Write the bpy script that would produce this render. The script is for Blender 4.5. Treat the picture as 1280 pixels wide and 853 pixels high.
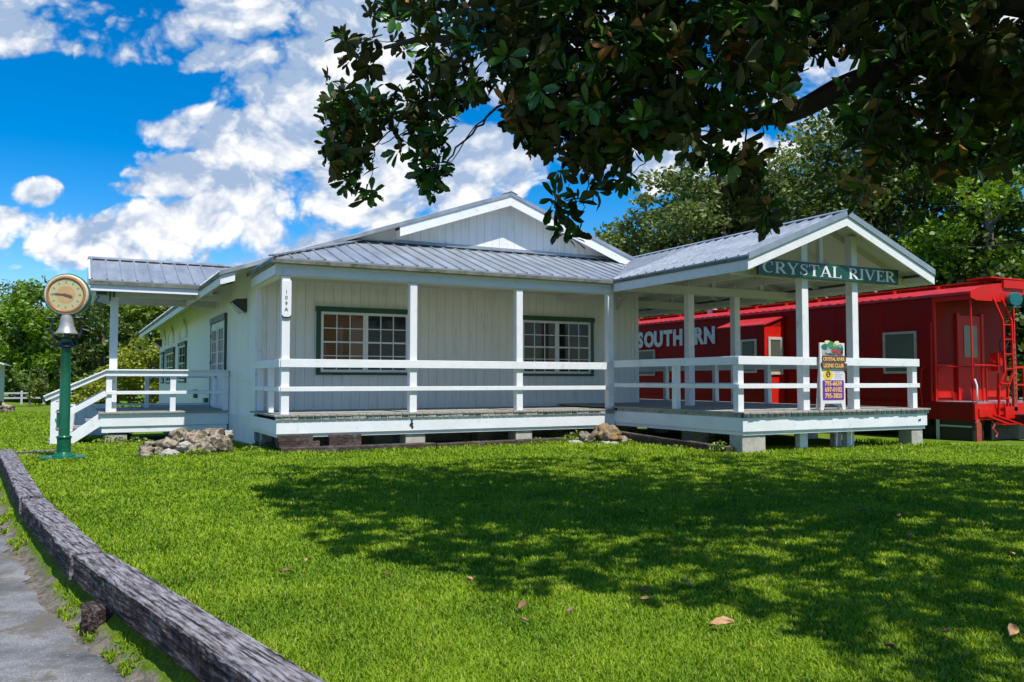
import bpy, math, random
import numpy as np
from mathutils import Vector, Matrix, noise as mnoise
R=math.radians
random.seed(7); RG=np.random.default_rng(11)
scn=bpy.context.scene
for o in list(bpy.data.objects): bpy.data.objects.remove(o)
COL=scn.collection

# ------------------------------------------------------------ camera, sky, sun, exposure
EYE=1.32; YAW=R(27.4); PITCH=R(2.70); FPX=1050.0
cam_d=bpy.data.cameras.new('camera'); cam=bpy.data.objects.new('camera',cam_d); COL.objects.link(cam)
cam.location=(0,0,EYE); cam.rotation_euler=(math.pi/2+PITCH,0,-YAW)
cam_d.sensor_width=36.0; cam_d.lens=36.0*FPX/1280.0; cam_d.clip_start=.05; cam_d.clip_end=3000
scn.camera=cam
SUN_EL=64.0; SUN_AZ=7.5      # azimuth from -Y towards +X
sd=Vector((math.sin(R(SUN_AZ))*math.cos(R(SUN_EL)),-math.cos(R(SUN_AZ))*math.cos(R(SUN_EL)),math.sin(R(SUN_EL))))
sl=bpy.data.lights.new('sun','SUN'); sl.energy=4.6; sl.angle=R(.53); sl.color=(1,.955,.88)
so=bpy.data.objects.new('sun',sl); COL.objects.link(so); so.rotation_euler=sd.to_track_quat('Z','Y').to_euler()
scn.view_settings.view_transform='Standard'; scn.view_settings.look='None'
scn.view_settings.exposure=.42; scn.view_settings.gamma=1; scn.view_settings.use_curve_mapping=False
W=bpy.data.worlds.new('World'); scn.world=W; W.use_nodes=True
def build_world():
    nt=W.node_tree; N=nt.nodes; L=nt.links; N.clear()
    def m(op,a,b=None,c=None,clamp=False):
        n=N.new('ShaderNodeMath'); n.operation=op; n.use_clamp=clamp
        for i,v in enumerate((a,b,c)):
            if v is None: continue
            if isinstance(v,(int,float)): n.inputs[i].default_value=v
            else: L.new(v,n.inputs[i])
        return n.outputs[0]
    sky=N.new('ShaderNodeTexSky'); sky.sky_type='NISHITA'; sky.sun_disc=False
    sky.sun_elevation=R(SUN_EL); sky.sun_rotation=R(180-SUN_AZ); sky.altitude=10; sky.air_density=.9; sky.dust_density=.2; sky.ozone_density=3.0
    hs=N.new('ShaderNodeHueSaturation'); hs.inputs['Saturation'].default_value=1.55; hs.inputs['Hue'].default_value=.502; hs.inputs['Value'].default_value=1.0
    L.new(sky.outputs[0],hs.inputs['Color'])
    tc=N.new('ShaderNodeTexCoord'); g=tc.outputs['Generated']
    def dot(v):
        n=N.new('ShaderNodeVectorMath'); n.operation='DOT_PRODUCT'; L.new(g,n.inputs[0]); n.inputs[1].default_value=v; return n.outputs['Value']
    # a fixed compass frame for the cloud layout (towards the depot)
    F=(math.sin(YAW),math.cos(YAW),0); Rr=(math.cos(YAW),-math.sin(YAW),0)
    f=dot(F); r=dot(Rr); u=dot((0,0,1))
    fc=m('MAXIMUM',f,.15)
    x=m('DIVIDE',r,fc); y=m('DIVIDE',u,fc)          # tangent azimuth / elevation
    def bx(px): return (px-640)/1050.
    def by(py): return (476-py)/1050.
    cmb=N.new('ShaderNodeCombineXYZ'); L.new(x,cmb.inputs[0]); L.new(m('MULTIPLY',y,1.25),cmb.inputs[1]); L.new(m('MULTIPLY',f,.3),cmb.inputs[2])
    def noise(sc,det,rough,off=(0,0,0),dist=0):
        mp=N.new('ShaderNodeMapping'); L.new(cmb.outputs[0],mp.inputs[0]); mp.inputs['Location'].default_value=off
        n=N.new('ShaderNodeTexNoise'); n.inputs['Scale'].default_value=sc; n.inputs['Detail'].default_value=det; n.inputs['Roughness'].default_value=rough; n.inputs['Distortion'].default_value=dist
        L.new(mp.outputs[0],n.inputs['Vector']); return n.outputs[0]
    n1=noise(5.0,12,.60,(3.1,1.7,0),.2); n3=noise(2.4,3,.45,(8,3,0))
    def puff(off,sc=11,det=3):
        mp=N.new('ShaderNodeMapping'); L.new(cmb.outputs[0],mp.inputs[0]); mp.inputs['Location'].default_value=off
        wn=N.new('ShaderNodeTexNoise'); wn.inputs['Scale'].default_value=9; wn.inputs['Detail'].default_value=5; L.new(mp.outputs[0],wn.inputs['Vector'])
        vm=N.new('ShaderNodeVectorMath'); vm.operation='MULTIPLY_ADD'; L.new(wn.outputs['Color'],vm.inputs[0]); vm.inputs[1].default_value=(.10,.10,.10); L.new(mp.outputs[0],vm.inputs[2])
        v=N.new('ShaderNodeTexVoronoi'); v.feature='F1'; v.inputs['Scale'].default_value=sc; v.inputs['Detail'].default_value=det; v.inputs['Roughness'].default_value=.55; v.inputs['Lacunarity'].default_value=2.2
        L.new(vm.outputs[0],v.inputs['Vector']); return v.outputs['Distance']
    p1=puff((1,1,0)); p2=puff((1.006,.975,0))
    blobs=[(60,15,200,46,1.15),(230,28,200,50,1.15),(420,60,130,110,1.05),(390,190,105,85,1.1),(255,160,72,28,.8),(300,215,150,30,.95),(150,232,70,10,.5),
           (45,238,30,15,.62),(290,292,215,42,1.15),(150,300,95,32,1.0),(-5,272,34,12,.5),(-5,290,18,22,.4),(560,150,150,100,1.05),(640,60,200,90,1.0),(760,150,170,72,.95),(470,270,50,30,.8),
           (900,190,140,35,.75),(1000,60,260,60,.9),(1060,120,90,60,1.0),(560,215,120,30,.7),(1250,60,120,120,.9),(230,-40,400,40,1.),(700,218,60,14,.5)]
    acc=None
    for (cx,cy,rx,ry,w) in blobs:
        dx=m('MULTIPLY',m('SUBTRACT',x,bx(cx)),1050./rx); dy=m('MULTIPLY',m('SUBTRACT',y,by(cy)),1050./ry)
        q=m('ADD',m('MULTIPLY',dx,dx),m('MULTIPLY',dy,dy))
        b=m('MULTIPLY',m('SUBTRACT',1.5,q),w*.67)
        b=m('MAXIMUM',b,-.6)
        acc=b if acc is None else m('SMOOTH_MAX',acc,b,.25)
    acc=m('MINIMUM',acc,.55)
    front=m('GREATER_THAN',f,.2)
    gen=m('MULTIPLY',m('SUBTRACT',n3,.47),2.0)
    base=m('ADD',m('MULTIPLY',acc,front),m('MULTIPLY',gen,m('SUBTRACT',1.0,front)))
    dens=m('ADD',base,m('MULTIPLY',m('SUBTRACT',n1,.5),2.6))
    dens=m('ADD',dens,m('MULTIPLY',m('SUBTRACT',.97,p1),.95))
    mr=N.new('ShaderNodeMapRange'); mr.interpolation_type='SMOOTHSTEP'; L.new(dens,mr.inputs[0])
    mr.inputs[1].default_value=.0; mr.inputs[2].default_value=.46; mask=mr.outputs[0]
    # self shading: lit puffs on the sun side, greyer bellies
    sh=m('MULTIPLY',m('SUBTRACT',n3,.5),1.9)
    sh=m('ADD',sh,m('MULTIPLY',m('SUBTRACT',p2,p1),1.6))
    sh=m('ADD',sh,m('MULTIPLY',m('SUBTRACT',.60,p1),.5))
    sh=m('ADD',sh,m('MULTIPLY',m('SUBTRACT',n1,.5),.9))
    sh=m('SUBTRACT',sh,m('MULTIPLY',m('SUBTRACT',y,.20),2.6)); sh=m('ADD',sh,.74,clamp=True)
    mix=N.new('ShaderNodeMix'); mix.data_type='RGBA'; L.new(sh,mix.inputs[0])
    mix.inputs[6].default_value=(.36,.48,.68,1); mix.inputs[7].default_value=(.95,.96,.98,1)
    b1=N.new('ShaderNodeBackground'); L.new(hs.outputs[0],b1.inputs[0]); b1.inputs[1].default_value=.125
    b2=N.new('ShaderNodeBackground'); L.new(mix.outputs[2],b2.inputs[0]); b2.inputs[1].default_value=.80
    ms=N.new('ShaderNodeMixShader'); L.new(mask,ms.inputs[0]); L.new(b1.outputs[0],ms.inputs[1]); L.new(b2.outputs[0],ms.inputs[2])
    out=N.new('ShaderNodeOutputWorld'); L.new(ms.outputs[0],out.inputs[0])
build_world()
W.cycles.sampling_method='MANUAL'; W.cycles.sample_map_resolution=512

# ------------------------------------------------------------ materials
MATS={}
def mat(name,col,rough=.6,metal=0,var=.12,scale=6,stretch=(1,1,1),bump=.0,bscale=30,dirt=None,dscale=2.5,dlo=.55,dhi=.75,spec=.5,translucent=0,coat=0,bstretch=None):
    if name in MATS: return MATS[name]
    M=bpy.data.materials.new(name); M.use_nodes=True; nt=M.node_tree; N=nt.nodes; L=nt.links
    P=N['Principled BSDF']; tc=N.new('ShaderNodeTexCoord')
    mp=N.new('ShaderNodeMapping'); mp.inputs['Scale'].default_value=stretch; L.new(tc.outputs['Object'],mp.inputs[0])
    n=N.new('ShaderNodeTexNoise'); n.inputs['Scale'].default_value=scale; n.inputs['Detail'].default_value=6; n.inputs['Roughness'].default_value=.6; L.new(mp.outputs[0],n.inputs[0])
    mr=N.new('ShaderNodeMapRange'); L.new(n.outputs[0],mr.inputs[0]); mr.inputs[1].default_value=.3; mr.inputs[2].default_value=.7; mr.inputs[3].default_value=1-var; mr.inputs[4].default_value=1+var
    mx=N.new('ShaderNodeMix'); mx.data_type='RGBA'; mx.blend_type='MULTIPLY'; mx.inputs[0].default_value=1; mx.inputs[6].default_value=(*col,1); L.new(mr.outputs[0],mx.inputs[7])
    c=mx.outputs[2]
    if dirt:
        n2=N.new('ShaderNodeTexNoise'); n2.inputs['Scale'].default_value=dscale; n2.inputs['Detail'].default_value=9; n2.inputs['Roughness'].default_value=.7; L.new(mp.outputs[0],n2.inputs[0])
        r2=N.new('ShaderNodeMapRange'); L.new(n2.outputs[0],r2.inputs[0]); r2.inputs[1].default_value=dlo; r2.inputs[2].default_value=dhi
        m2=N.new('ShaderNodeMix'); m2.data_type='RGBA'; L.new(r2.outputs[0],m2.inputs[0]); L.new(c,m2.inputs[6]); m2.inputs[7].default_value=(*dirt,1); c=m2.outputs[2]
    L.new(c,P.inputs['Base Color']); P.inputs['Roughness'].default_value=rough; P.inputs['Metallic'].default_value=metal
    P.inputs['Specular IOR Level'].default_value=spec; P.inputs['Coat Weight'].default_value=coat; P.inputs['Coat Roughness'].default_value=.15
    rr=N.new('ShaderNodeMapRange'); L.new(n.outputs[0],rr.inputs[0]); rr.inputs[1].default_value=.3; rr.inputs[2].default_value=.7; rr.inputs[3].default_value=max(.03,rough-.1); rr.inputs[4].default_value=min(1,rough+.1); L.new(rr.outputs[0],P.inputs['Roughness'])
    if bump:
        nb=N.new('ShaderNodeTexNoise'); nb.inputs['Scale'].default_value=bscale; nb.inputs['Detail'].default_value=5
        if bstretch:
            mb=N.new('ShaderNodeMapping'); mb.inputs['Scale'].default_value=bstretch; L.new(tc.outputs['Object'],mb.inputs[0]); L.new(mb.outputs[0],nb.inputs[0])
        else: L.new(mp.outputs[0],nb.inputs[0])
        b=N.new('ShaderNodeBump'); b.inputs['Strength'].default_value=bump; b.inputs['Distance'].default_value=.02; L.new(nb.outputs[0],b.inputs['Height']); L.new(b.outputs[0],P.inputs['Normal'])
    if translucent:
        T=N.new('ShaderNodeBsdfTranslucent'); L.new(c,T.inputs[0]); ms=N.new('ShaderNodeMixShader'); ms.inputs[0].default_value=translucent
        L.new(P.outputs[0],ms.inputs[1]); L.new(T.outputs[0],ms.inputs[2]); L.new(ms.outputs[0],N['Material Output'].inputs[0])
    MATS[name]=M; return M
def leafmat(name,ca,cb,cc=None,rough=.5,translucent=.3,spec=.4,tcol=None,clump=.35):
    """foliage: colour from the per-leaf attribute 'tone' plus a soft clump noise"""
    M=bpy.data.materials.new(name); M.use_nodes=True; nt=M.node_tree; N=nt.nodes; L=nt.links; P=N['Principled BSDF']
    a=N.new('ShaderNodeAttribute'); a.attribute_name='tone'
    cr=N.new('ShaderNodeValToRGB'); cr.color_ramp.elements[0].color=(*ca,1); cr.color_ramp.elements[1].color=(*cb,1); cr.color_ramp.elements[1].position=.85 if cc else 1
    if cc: e=cr.color_ramp.elements.new(1.0); e.color=(*cc,1)
    L.new(a.outputs['Fac'],cr.inputs[0]); L.new(cr.outputs[0],P.inputs['Base Color']); P.inputs['Roughness'].default_value=rough; P.inputs['Specular IOR Level'].default_value=spec
    if translucent:
        T=N.new('ShaderNodeBsdfTranslucent'); hs=N.new('ShaderNodeHueSaturation'); hs.inputs['Hue'].default_value=.485; hs.inputs['Saturation'].default_value=1.1; hs.inputs['Value'].default_value=1.25
        L.new(cr.outputs[0],hs.inputs['Color']); L.new(hs.outputs[0],T.inputs[0])
        ms=N.new('ShaderNodeMixShader'); ms.inputs[0].default_value=translucent; L.new(P.outputs[0],ms.inputs[1]); L.new(T.outputs[0],ms.inputs[2]); L.new(ms.outputs[0],N['Material Output'].inputs[0])
    return M
white=mat('white_paint',(.79,.80,.82),.5,var=.045,scale=3,dirt=(.48,.50,.47),dscale=4.2,dlo=.58,dhi=.78,bump=.12,bscale=14)
siding=mat('white_siding',(.80,.80,.77),.55,var=.06,scale=2.2,stretch=(2.2,2.2,.35),dirt=(.50,.52,.47),dscale=2.4,dlo=.56,dhi=.8,bump=.15,bscale=16)
groove=mat('siding_groove',(.50,.50,.48),.8)
skirtm=mat('white_skirt',(.78,.80,.82),.5,var=.06,scale=2,dirt=(.45,.47,.43),dscale=2.6,dlo=.58,dhi=.8,bump=.12,bscale=12)
ceilm=mat('white_ceiling',(.66,.64,.60),.7,var=.06,scale=2,stretch=(1,1,1),dirt=(.45,.42,.38),dscale=1.5,dlo=.6,dhi=.85)
metal=mat('roof_metal',(.34,.375,.415),.38,metal=.4,var=.14,scale=1.1,stretch=(3,1,1),dirt=(.24,.25,.27),dscale=1.3,dlo=.5,dhi=.8)
metal_edge=mat('shaded_roof_edge_metal',(.16,.165,.14),.6,metal=.1,var=.3,scale=5,dirt=(.05,.07,.02),dscale=3,dlo=.48,dhi=.62)  # edge metal darkened: shade under the sheet ends is put into its colour
green=mat('green_paint',(.008,.075,.045),.4,var=.15,scale=4)
green_sign=mat('green_sign_paint',(.006,.072,.052),.4,var=.12,scale=3)
green_pole=mat('green_pole_paint',(.005,.11,.055),.28,var=.15,scale=6,dirt=(.01,.09,.05),dscale=5)
darkbell=mat('dark_iron',(.02,.022,.035),.4,metal=.3,var=.2)
silver=mat('bell_silver',(.36,.35,.34),.42,metal=.4,var=.12,scale=8,dirt=(.35,.3,.28),dscale=6)
brass=mat('clock_copper_bezel',(.48,.22,.09),.35,metal=.4,var=.1,scale=8)
bezel2=mat('clock_cream_bezel',(.75,.66,.45),.4,metal=.2,var=.05)
dial=mat('clock_dial',(.50,.47,.24),.4,var=.05,scale=5)
dialc=mat('clock_dial_centre',(.55,.33,.14),.4,var=.08,scale=9)
deckw=mat('deck_wood',(.33,.31,.28),.75,var=.22,scale=3,stretch=(9,1,1),dirt=(.14,.14,.1),dscale=2,dlo=.55,dhi=.75,bump=.3,bscale=22)
deckend=mat('deck_plank_ends',(.36,.35,.30),.8,var=.3,scale=8,dirt=(.13,.15,.09),dscale=6,dlo=.5,dhi=.7,bump=.3)
concrete=mat('concrete_block',(.46,.44,.38),.9,var=.15,scale=10,dirt=(.22,.22,.15),dscale=3,dlo=.5,dhi=.75,bump=.4,bscale=50)
darkvoid=mat('underfloor_dark',(.02,.018,.015),.9)
tie=mat('old_sleeper_wood',(.05,.032,.026),.85,var=.5,scale=9,stretch=(1,.35,1),dirt=(.13,.11,.10),dscale=5,dlo=.5,dhi=.7,bump=.8,bscale=22)
glassd=None
def glass(name='window_glass',refl=.85):
    M=bpy.data.materials.new(name); M.use_nodes=True; N=M.node_tree.nodes; L=M.node_tree.links; N.remove(N['Principled BSDF'])
    t=N.new('ShaderNodeBsdfTransparent'); t.inputs[0].default_value=(.8,.84,.84,1); g=N.new('ShaderNodeBsdfGlossy'); g.inputs['Roughness'].default_value=.03
    fr=N.new('ShaderNodeFresnel'); fr.inputs[0].default_value=1.5; ms=N.new('ShaderNodeMixShader'); mm=N.new('ShaderNodeMath'); mm.operation='MULTIPLY'; mm.inputs[1].default_value=.32; L.new(fr.outputs[0],mm.inputs[0]); L.new(mm.outputs[0],ms.inputs[0]); L.new(t.outputs[0],ms.inputs[1]); L.new(g.outputs[0],ms.inputs[2]); L.new(ms.outputs[0],N['Material Output'].inputs[0]); return M
glassm=glass()
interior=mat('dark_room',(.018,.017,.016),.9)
blind_tan=mat('tan_blind',(.55,.23,.10),.6,var=.1,scale=3)
blind_brown=mat('brown_blind',(.13,.07,.045),.6,var=.15,scale=3)
blind_dark=mat('grey_blind',(.035,.032,.032),.6,var=.2,scale=3)
red=mat('caboose_red',(.27,.007,.005),.5,var=.16,scale=1.6,stretch=(1,2.2,.35),dirt=(.15,.018,.014),dscale=2.4,dlo=.48,dhi=.68,bump=.05,bscale=6,spec=.10)  # darker copy of the red, for sides turned from the sun
red_sunlit=mat('caboose_red_sunlit',(.60,.012,.006),.45,spec=.2,var=.12,scale=2.5,dirt=(.40,.03,.03),dscale=2.5,dlo=.55,dhi=.8)  # same red brightened as if sunlit, for faces turned to the sun
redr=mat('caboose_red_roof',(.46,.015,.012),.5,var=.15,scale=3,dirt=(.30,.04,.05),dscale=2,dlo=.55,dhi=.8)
black=mat('black_iron',(.014,.014,.016),.5,var=.3,scale=6)
rust=mat('rusty_red_iron',(.36,.05,.03),.6,var=.3,scale=9,dirt=(.16,.06,.03),dscale=8)
letterw=mat('weathered_letter_white',(.62,.61,.54),.6,var=.08,scale=5,dirt=(.20,.12,.06),dscale=6,dlo=.56,dhi=.68)
plex=mat('grey_covered_pane',(.10,.11,.085),.18,var=.12,scale=2)
framew=mat('weathered_frame',(.42,.33,.28),.6,var=.2,scale=9)
signw=mat('sign_white',(.74,.72,.74),.45,var=.03)
purple=mat('sign_purple',(.16,.03,.30),.4,var=.05)
yellow=mat('sign_yellow',(.82,.62,.02),.4,var=.05)
orange=mat('sign_orange_letters',(.85,.52,.16),.5,var=.05)
brownp=mat('sign_brown',(.13,.055,.035),.5,var=.2,scale=30)
teal=mat('teal_lantern',(.01,.14,.15),.3,var=.2,scale=9)
blackp=mat('black_paint',(.012,.012,.013),.5)
lampm=mat('lamp_bronze',(.05,.038,.03),.45,var=.2)
lens=mat('lamp_lens',(.55,.56,.58),.15,var=.1)
rockm=mat('limestone_rock',(.30,.25,.175),.9,var=.55,scale=9,dirt=(.05,.042,.03),dscale=6,dlo=.46,dhi=.56,bump=1.0,bscale=16)
rockl=mat('pale_rock',(.38,.36,.31),.9,var=.3,scale=5,dirt=(.16,.14,.11),dscale=5,dlo=.5,dhi=.66,bump=.9,bscale=18)
rocko=mat('orange_lichen_rock',(.20,.16,.11),.9,var=.5,scale=7,dirt=(.30,.17,.045),dscale=3,dlo=.45,dhi=.62,bump=.9,bscale=16)
barkm=mat('bark_dark',(.055,.045,.036),.9,var=.4,scale=6,stretch=(1,1,.3),bump=.6,bscale=16)
barkg=mat('bark_grey',(.16,.14,.12),.9,var=.35,scale=6,stretch=(1,1,.3),bump=.6,bscale=16)
boardg=mat('grey_board',(.42,.43,.46),.7,var=.1,scale=3)
whiteroof=mat('pale_shed_roof',(.62,.64,.68),.4,var=.05)

# ------------------------------------------------------------ mesh helpers
class MB:
    def __init__(s): s.v=[]; s.f=[]; s.mi=[]; s.sm=[]
    def add(s,vs,fs,mi=0,sm=False):
        k=len(s.v); s.v+= [tuple(v) for v in vs]; s.f+=[tuple(i+k for i in f) for f in fs]; s.mi+=[mi]*len(fs); s.sm+=[sm]*len(fs)
    def box(s,x0,x1,y0,y1,z0,z1,mi=0):
        if x1<x0:x0,x1=x1,x0
        if y1<y0:y0,y1=y1,y0
        if z1<z0:z0,z1=z1,z0
        v=[(x0,y0,z0),(x1,y0,z0),(x1,y1,z0),(x0,y1,z0),(x0,y0,z1),(x1,y0,z1),(x1,y1,z1),(x0,y1,z1)]
        s.add(v,[(0,3,2,1),(4,5,6,7),(0,1,5,4),(1,2,6,5),(2,3,7,6),(3,0,4,7)],mi)
    def beam(s,p,q,w,h,up=(0,0,1),mi=0):
        p=Vector(p);q=Vector(q);d=(q-p).normalized();sd_=d.cross(Vector(up)); sd_.normalize(); u=sd_.cross(d).normalized()
        v=[]
        for c in (p,q):
            for a,b in ((-1,-1),(1,-1),(1,1),(-1,1)): v.append(c+sd_*(a*w/2)+u*(b*h/2))
        s.add(v,[(0,1,2,3),(7,6,5,4),(0,4,5,1),(1,5,6,2),(2,6,7,3),(3,7,4,0)],mi)
    def prism(s,poly,d,mi=0):
        """poly: list of 3D points (planar), extruded by vector d"""
        n=len(poly); d=Vector(d); a=[Vector(p) for p in poly]; b=[p+d for p in a]
        nrm=Vector((0,0,0))
        for i in range(n): nrm+= (a[i]-a[0]).cross(a[(i+1)%n]-a[0])
        if nrm.dot(d)>0: f0=tuple(reversed(range(n))); side=[(i,(i+1)%n,n+(i+1)%n,n+i) for i in range(n)]; f1=tuple(range(n,2*n))
        else: f0=tuple(range(n)); side=[(n+i,n+(i+1)%n,(i+1)%n,i) for i in range(n)]; f1=tuple(reversed(range(n,2*n)))
        s.add(a+b,[f0,f1]+side,mi)
    def tube(s,pts,rad,n=8,mi=0,caps=True):
        pts=[Vector(p) for p in pts]; rad=rad if isinstance(rad,(list,tuple)) else [rad]*len(pts)
        V=[];F=[]; pd=None; ref=None
        for i,p in enumerate(pts):
            d=((pts[min(i+1,len(pts)-1)]-pts[max(i-1,0)])).normalized()
            if ref is None: ref=Vector((0,0,1)) if abs(d.z)<.9 else Vector((1,0,0)); a=d.cross(ref).normalized()
            else: a=(a-d*a.dot(d)).normalized()
            b=d.cross(a)
            for k in range(n):
                t=2*math.pi*k/n; V.append(p+(a*math.cos(t)+b*math.sin(t))*rad[i])
        for i in range(len(pts)-1):
            for k in range(n): F.append((i*n+k,i*n+(k+1)%n,(i+1)*n+(k+1)%n,(i+1)*n+k))
        if caps: F.append(tuple(reversed(range(n)))); F.append(tuple(range((len(pts)-1)*n,len(pts)*n)))
        s.add(V,F,mi,True)
    def lathe(s,prof,c=(0,0,0),n=28,axis='z',mi=0,ang=0.):
        """prof (r,h). axis z, or 'y' pointing along -Y rotated by ang about z"""
        V=[];F=[]
        for r,h in prof:
            for k in range(n):
                t=2*math.pi*k/n; x,y=r*math.cos(t),r*math.sin(t)
                if axis=='z': p=Vector((x,y,h))
                else:
                    p=Vector((x,-h,y)); p=Matrix.Rotation(ang,3,'Z')@p
                V.append(p+Vector(c))
        m=len(prof)
        for i in range(m-1):
            for k in range(n): F.append((i*n+k,i*n+(k+1)%n,(i+1)*n+(k+1)%n,(i+1)*n+k))
        F.append(tuple(reversed(range(n)))); F.append(tuple(range((m-1)*n,m*n)))
        s.add(V,F,mi,True)
    def mesh(s,name,origin=(0,0,0)):
        me=bpy.data.meshes.new(name); o=origin
        me.from_pydata([(v[0]-o[0],v[1]-o[1],v[2]-o[2]) for v in s.v],[],s.f); me.update()
        me.polygons.foreach_set('material_index',s.mi); me.polygons.foreach_set('use_smooth',s.sm)
        return me
def tag(o,label=None,cat=None,group=None,kind=None):
    if label:o['label']=label
    if cat:o['category']=cat
    if group:o['group']=group
    if kind:o['kind']=kind
    return o
ORG={}
def thing(name,loc,label,cat,group=None):
    o=bpy.data.objects.new(name,None); o.location=loc; COL.objects.link(o); o.empty_display_size=.2; ORG[o.name]=tuple(loc); return tag(o,label,cat,group)
def part(name,mb,mats,parent,bevel=0,label=None,smooth_angle=True):
    mats=mats if isinstance(mats,(list,tuple)) else [mats]
    org=ORG[parent.name]; me=mb.mesh(name,org)
    for m_ in mats: me.materials.append(m_)
    o=bpy.data.objects.new(name,me); COL.objects.link(o); o.parent=parent; ORG[o.name]=org
    if any(mb.sm): auto(me)
    if bevel: bev(o,bevel)
    if label:o['label']=label
    return o
def solo(name,mb,mats,label,cat,group=None,kind=None,bevel=0,origin=None):
    mats=mats if isinstance(mats,(list,tuple)) else [mats]
    a=np.array(mb.v); org=origin or (float((a[:,0].min()+a[:,0].max())/2),float((a[:,1].min()+a[:,1].max())/2),float(a[:,2].min()))
    me=mb.mesh(name,org)
    for m_ in mats: me.materials.append(m_)
    o=bpy.data.objects.new(name,me); o.location=org; COL.objects.link(o); ORG[o.name]=org
    if any(mb.sm): auto(me)
    if bevel: bev(o,bevel)
    return tag(o,label,cat,group,kind)
def auto(me):
    import bmesh
    bm=bmesh.new(); bm.from_mesh(me)
    for e in bm.edges:
        if len(e.link_faces)==2 and e.calc_face_angle(0)>R(38): e.smooth=False
    bm.to_mesh(me); bm.free()
def bev(o,w):
    b=o.modifiers.new('edge','BEVEL'); b.width=w; b.segments=2; b.limit_method='ANGLE'; b.harden_normals=False
def dup(root,loc,rz=None,sc=None,label=None,group=None):
    r=root.copy(); COL.objects.link(r); r.location=loc; ORG[r.name]=tuple(loc)
    if rz is not None: r.rotation_euler=(0,0,rz)
    if sc is not None: r.scale=sc
    if label:r['label']=label
    if group:r['group']=group
    for ch in root.children:
        c=ch.copy(); COL.objects.link(c); c.parent=r
        for g in ch.children:
            d=g.copy(); COL.objects.link(d); d.parent=c
    return r
def np_mesh(name,V,F,tone=None,mi=None):
    """V (n,3), F (m,4) quads; tone per vertex"""
    me=bpy.data.meshes.new(name); k=F.shape[1]
    me.vertices.add(len(V)); me.vertices.foreach_set('co',V.astype(np.float32).ravel())
    me.loops.add(F.size); me.loops.foreach_set('vertex_index',F.astype(np.int32).ravel())
    me.polygons.add(len(F)); me.polygons.foreach_set('loop_start',np.arange(0,F.size,k,dtype=np.int32)); me.polygons.foreach_set('loop_total',np.full(len(F),k,dtype=np.int32))
    if mi is not None: me.polygons.foreach_set('material_index',mi.astype(np.int32))
    me.update(calc_edges=True)
    if tone is not None:
        at=me.attributes.new('tone','FLOAT','POINT'); at.data.foreach_set('value',tone.astype(np.float32))
    return me
def text_mesh(s,size,extrude=.002,offset=0.,align='CENTER',sx=1.,shear=0):
    cu=bpy.data.curves.new('t','FONT'); cu.body=s; cu.size=size; cu.extrude=extrude; cu.offset=offset; cu.align_x=align; cu.shear=shear; cu.resolution_u=3
    ob=bpy.data.objects.new('t',cu); COL.objects.link(ob); dg=bpy.context.evaluated_depsgraph_get(); dg.update()
    me=bpy.data.meshes.new_from_object(ob.evaluated_get(dg)); vs=[(v.co.x*sx,v.co.y,v.co.z) for v in me.vertices]; fs=[tuple(p.vertices) for p in me.polygons]
    bpy.data.objects.remove(ob); bpy.data.curves.remove(cu); bpy.data.meshes.remove(me); return vs,fs
def put_text(mb,s,c,size,xd,zd=(0,0,1),mi=0,**k):
    """xd reading direction; c = baseline centre; text faces xd x zd"""
    vs,fs=text_mesh(s,size,**k); xd=Vector(xd); zd=Vector(zd); n=xd.cross(zd)
    mb.add([Vector(c)+xd*v[0]+zd*v[1]+n*v[2] for v in vs],fs,mi)

# camera-frame aid used only for working out where things stand on the ground
def gp(px,depth): 
    l=(px-640)/FPX*depth; return (math.sin(YAW)*depth+math.cos(YAW)*l, math.cos(YAW)*depth-math.sin(YAW)*l)

# ------------------------------------------------------------ ground
KERB=[(2.3,-3.2),(1.27,1.1),(.87,3.2),(.50,4.9),(.09,6.75),(-.17,8.6),(-.40,10.1),(-.66,12.6),(-.98,15.5),(-1.35,18.4)]   # centre line of the timber edging
def kerbx(y):
    P=KERB
    if y<=P[0][1]: return P[0][0]+(P[0][1]-y)*.3
    for a,b in zip(P[:-1],P[1:]):
        if a[1]<=y<=b[1]: t=(y-a[1])/(b[1]-a[1]); return a[0]+(b[0]-a[0])*t
    return P[-1][0]-(y-P[-1][1])*.15
def gh(x,y):
    kx=kerbx(y); d=x-kx
    lawn=-.13*max(0,min(1,(y-16)/5)) -.10*max(0,min(1,(x-15.5)/2.5))
    lawn+=.012*math.sin(x*.9+y*.4)+.012*math.sin(y*.7-x*.3)
    if y<19:
        t=max(0,min(1,(-d+.02)/.22)); t=t*t*(3-2*t)
        fade=1 if y<16 else (19-y)/3
        low=-.235
        return lawn*(1-t*fade)+low*t*fade
    return lawn
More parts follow.
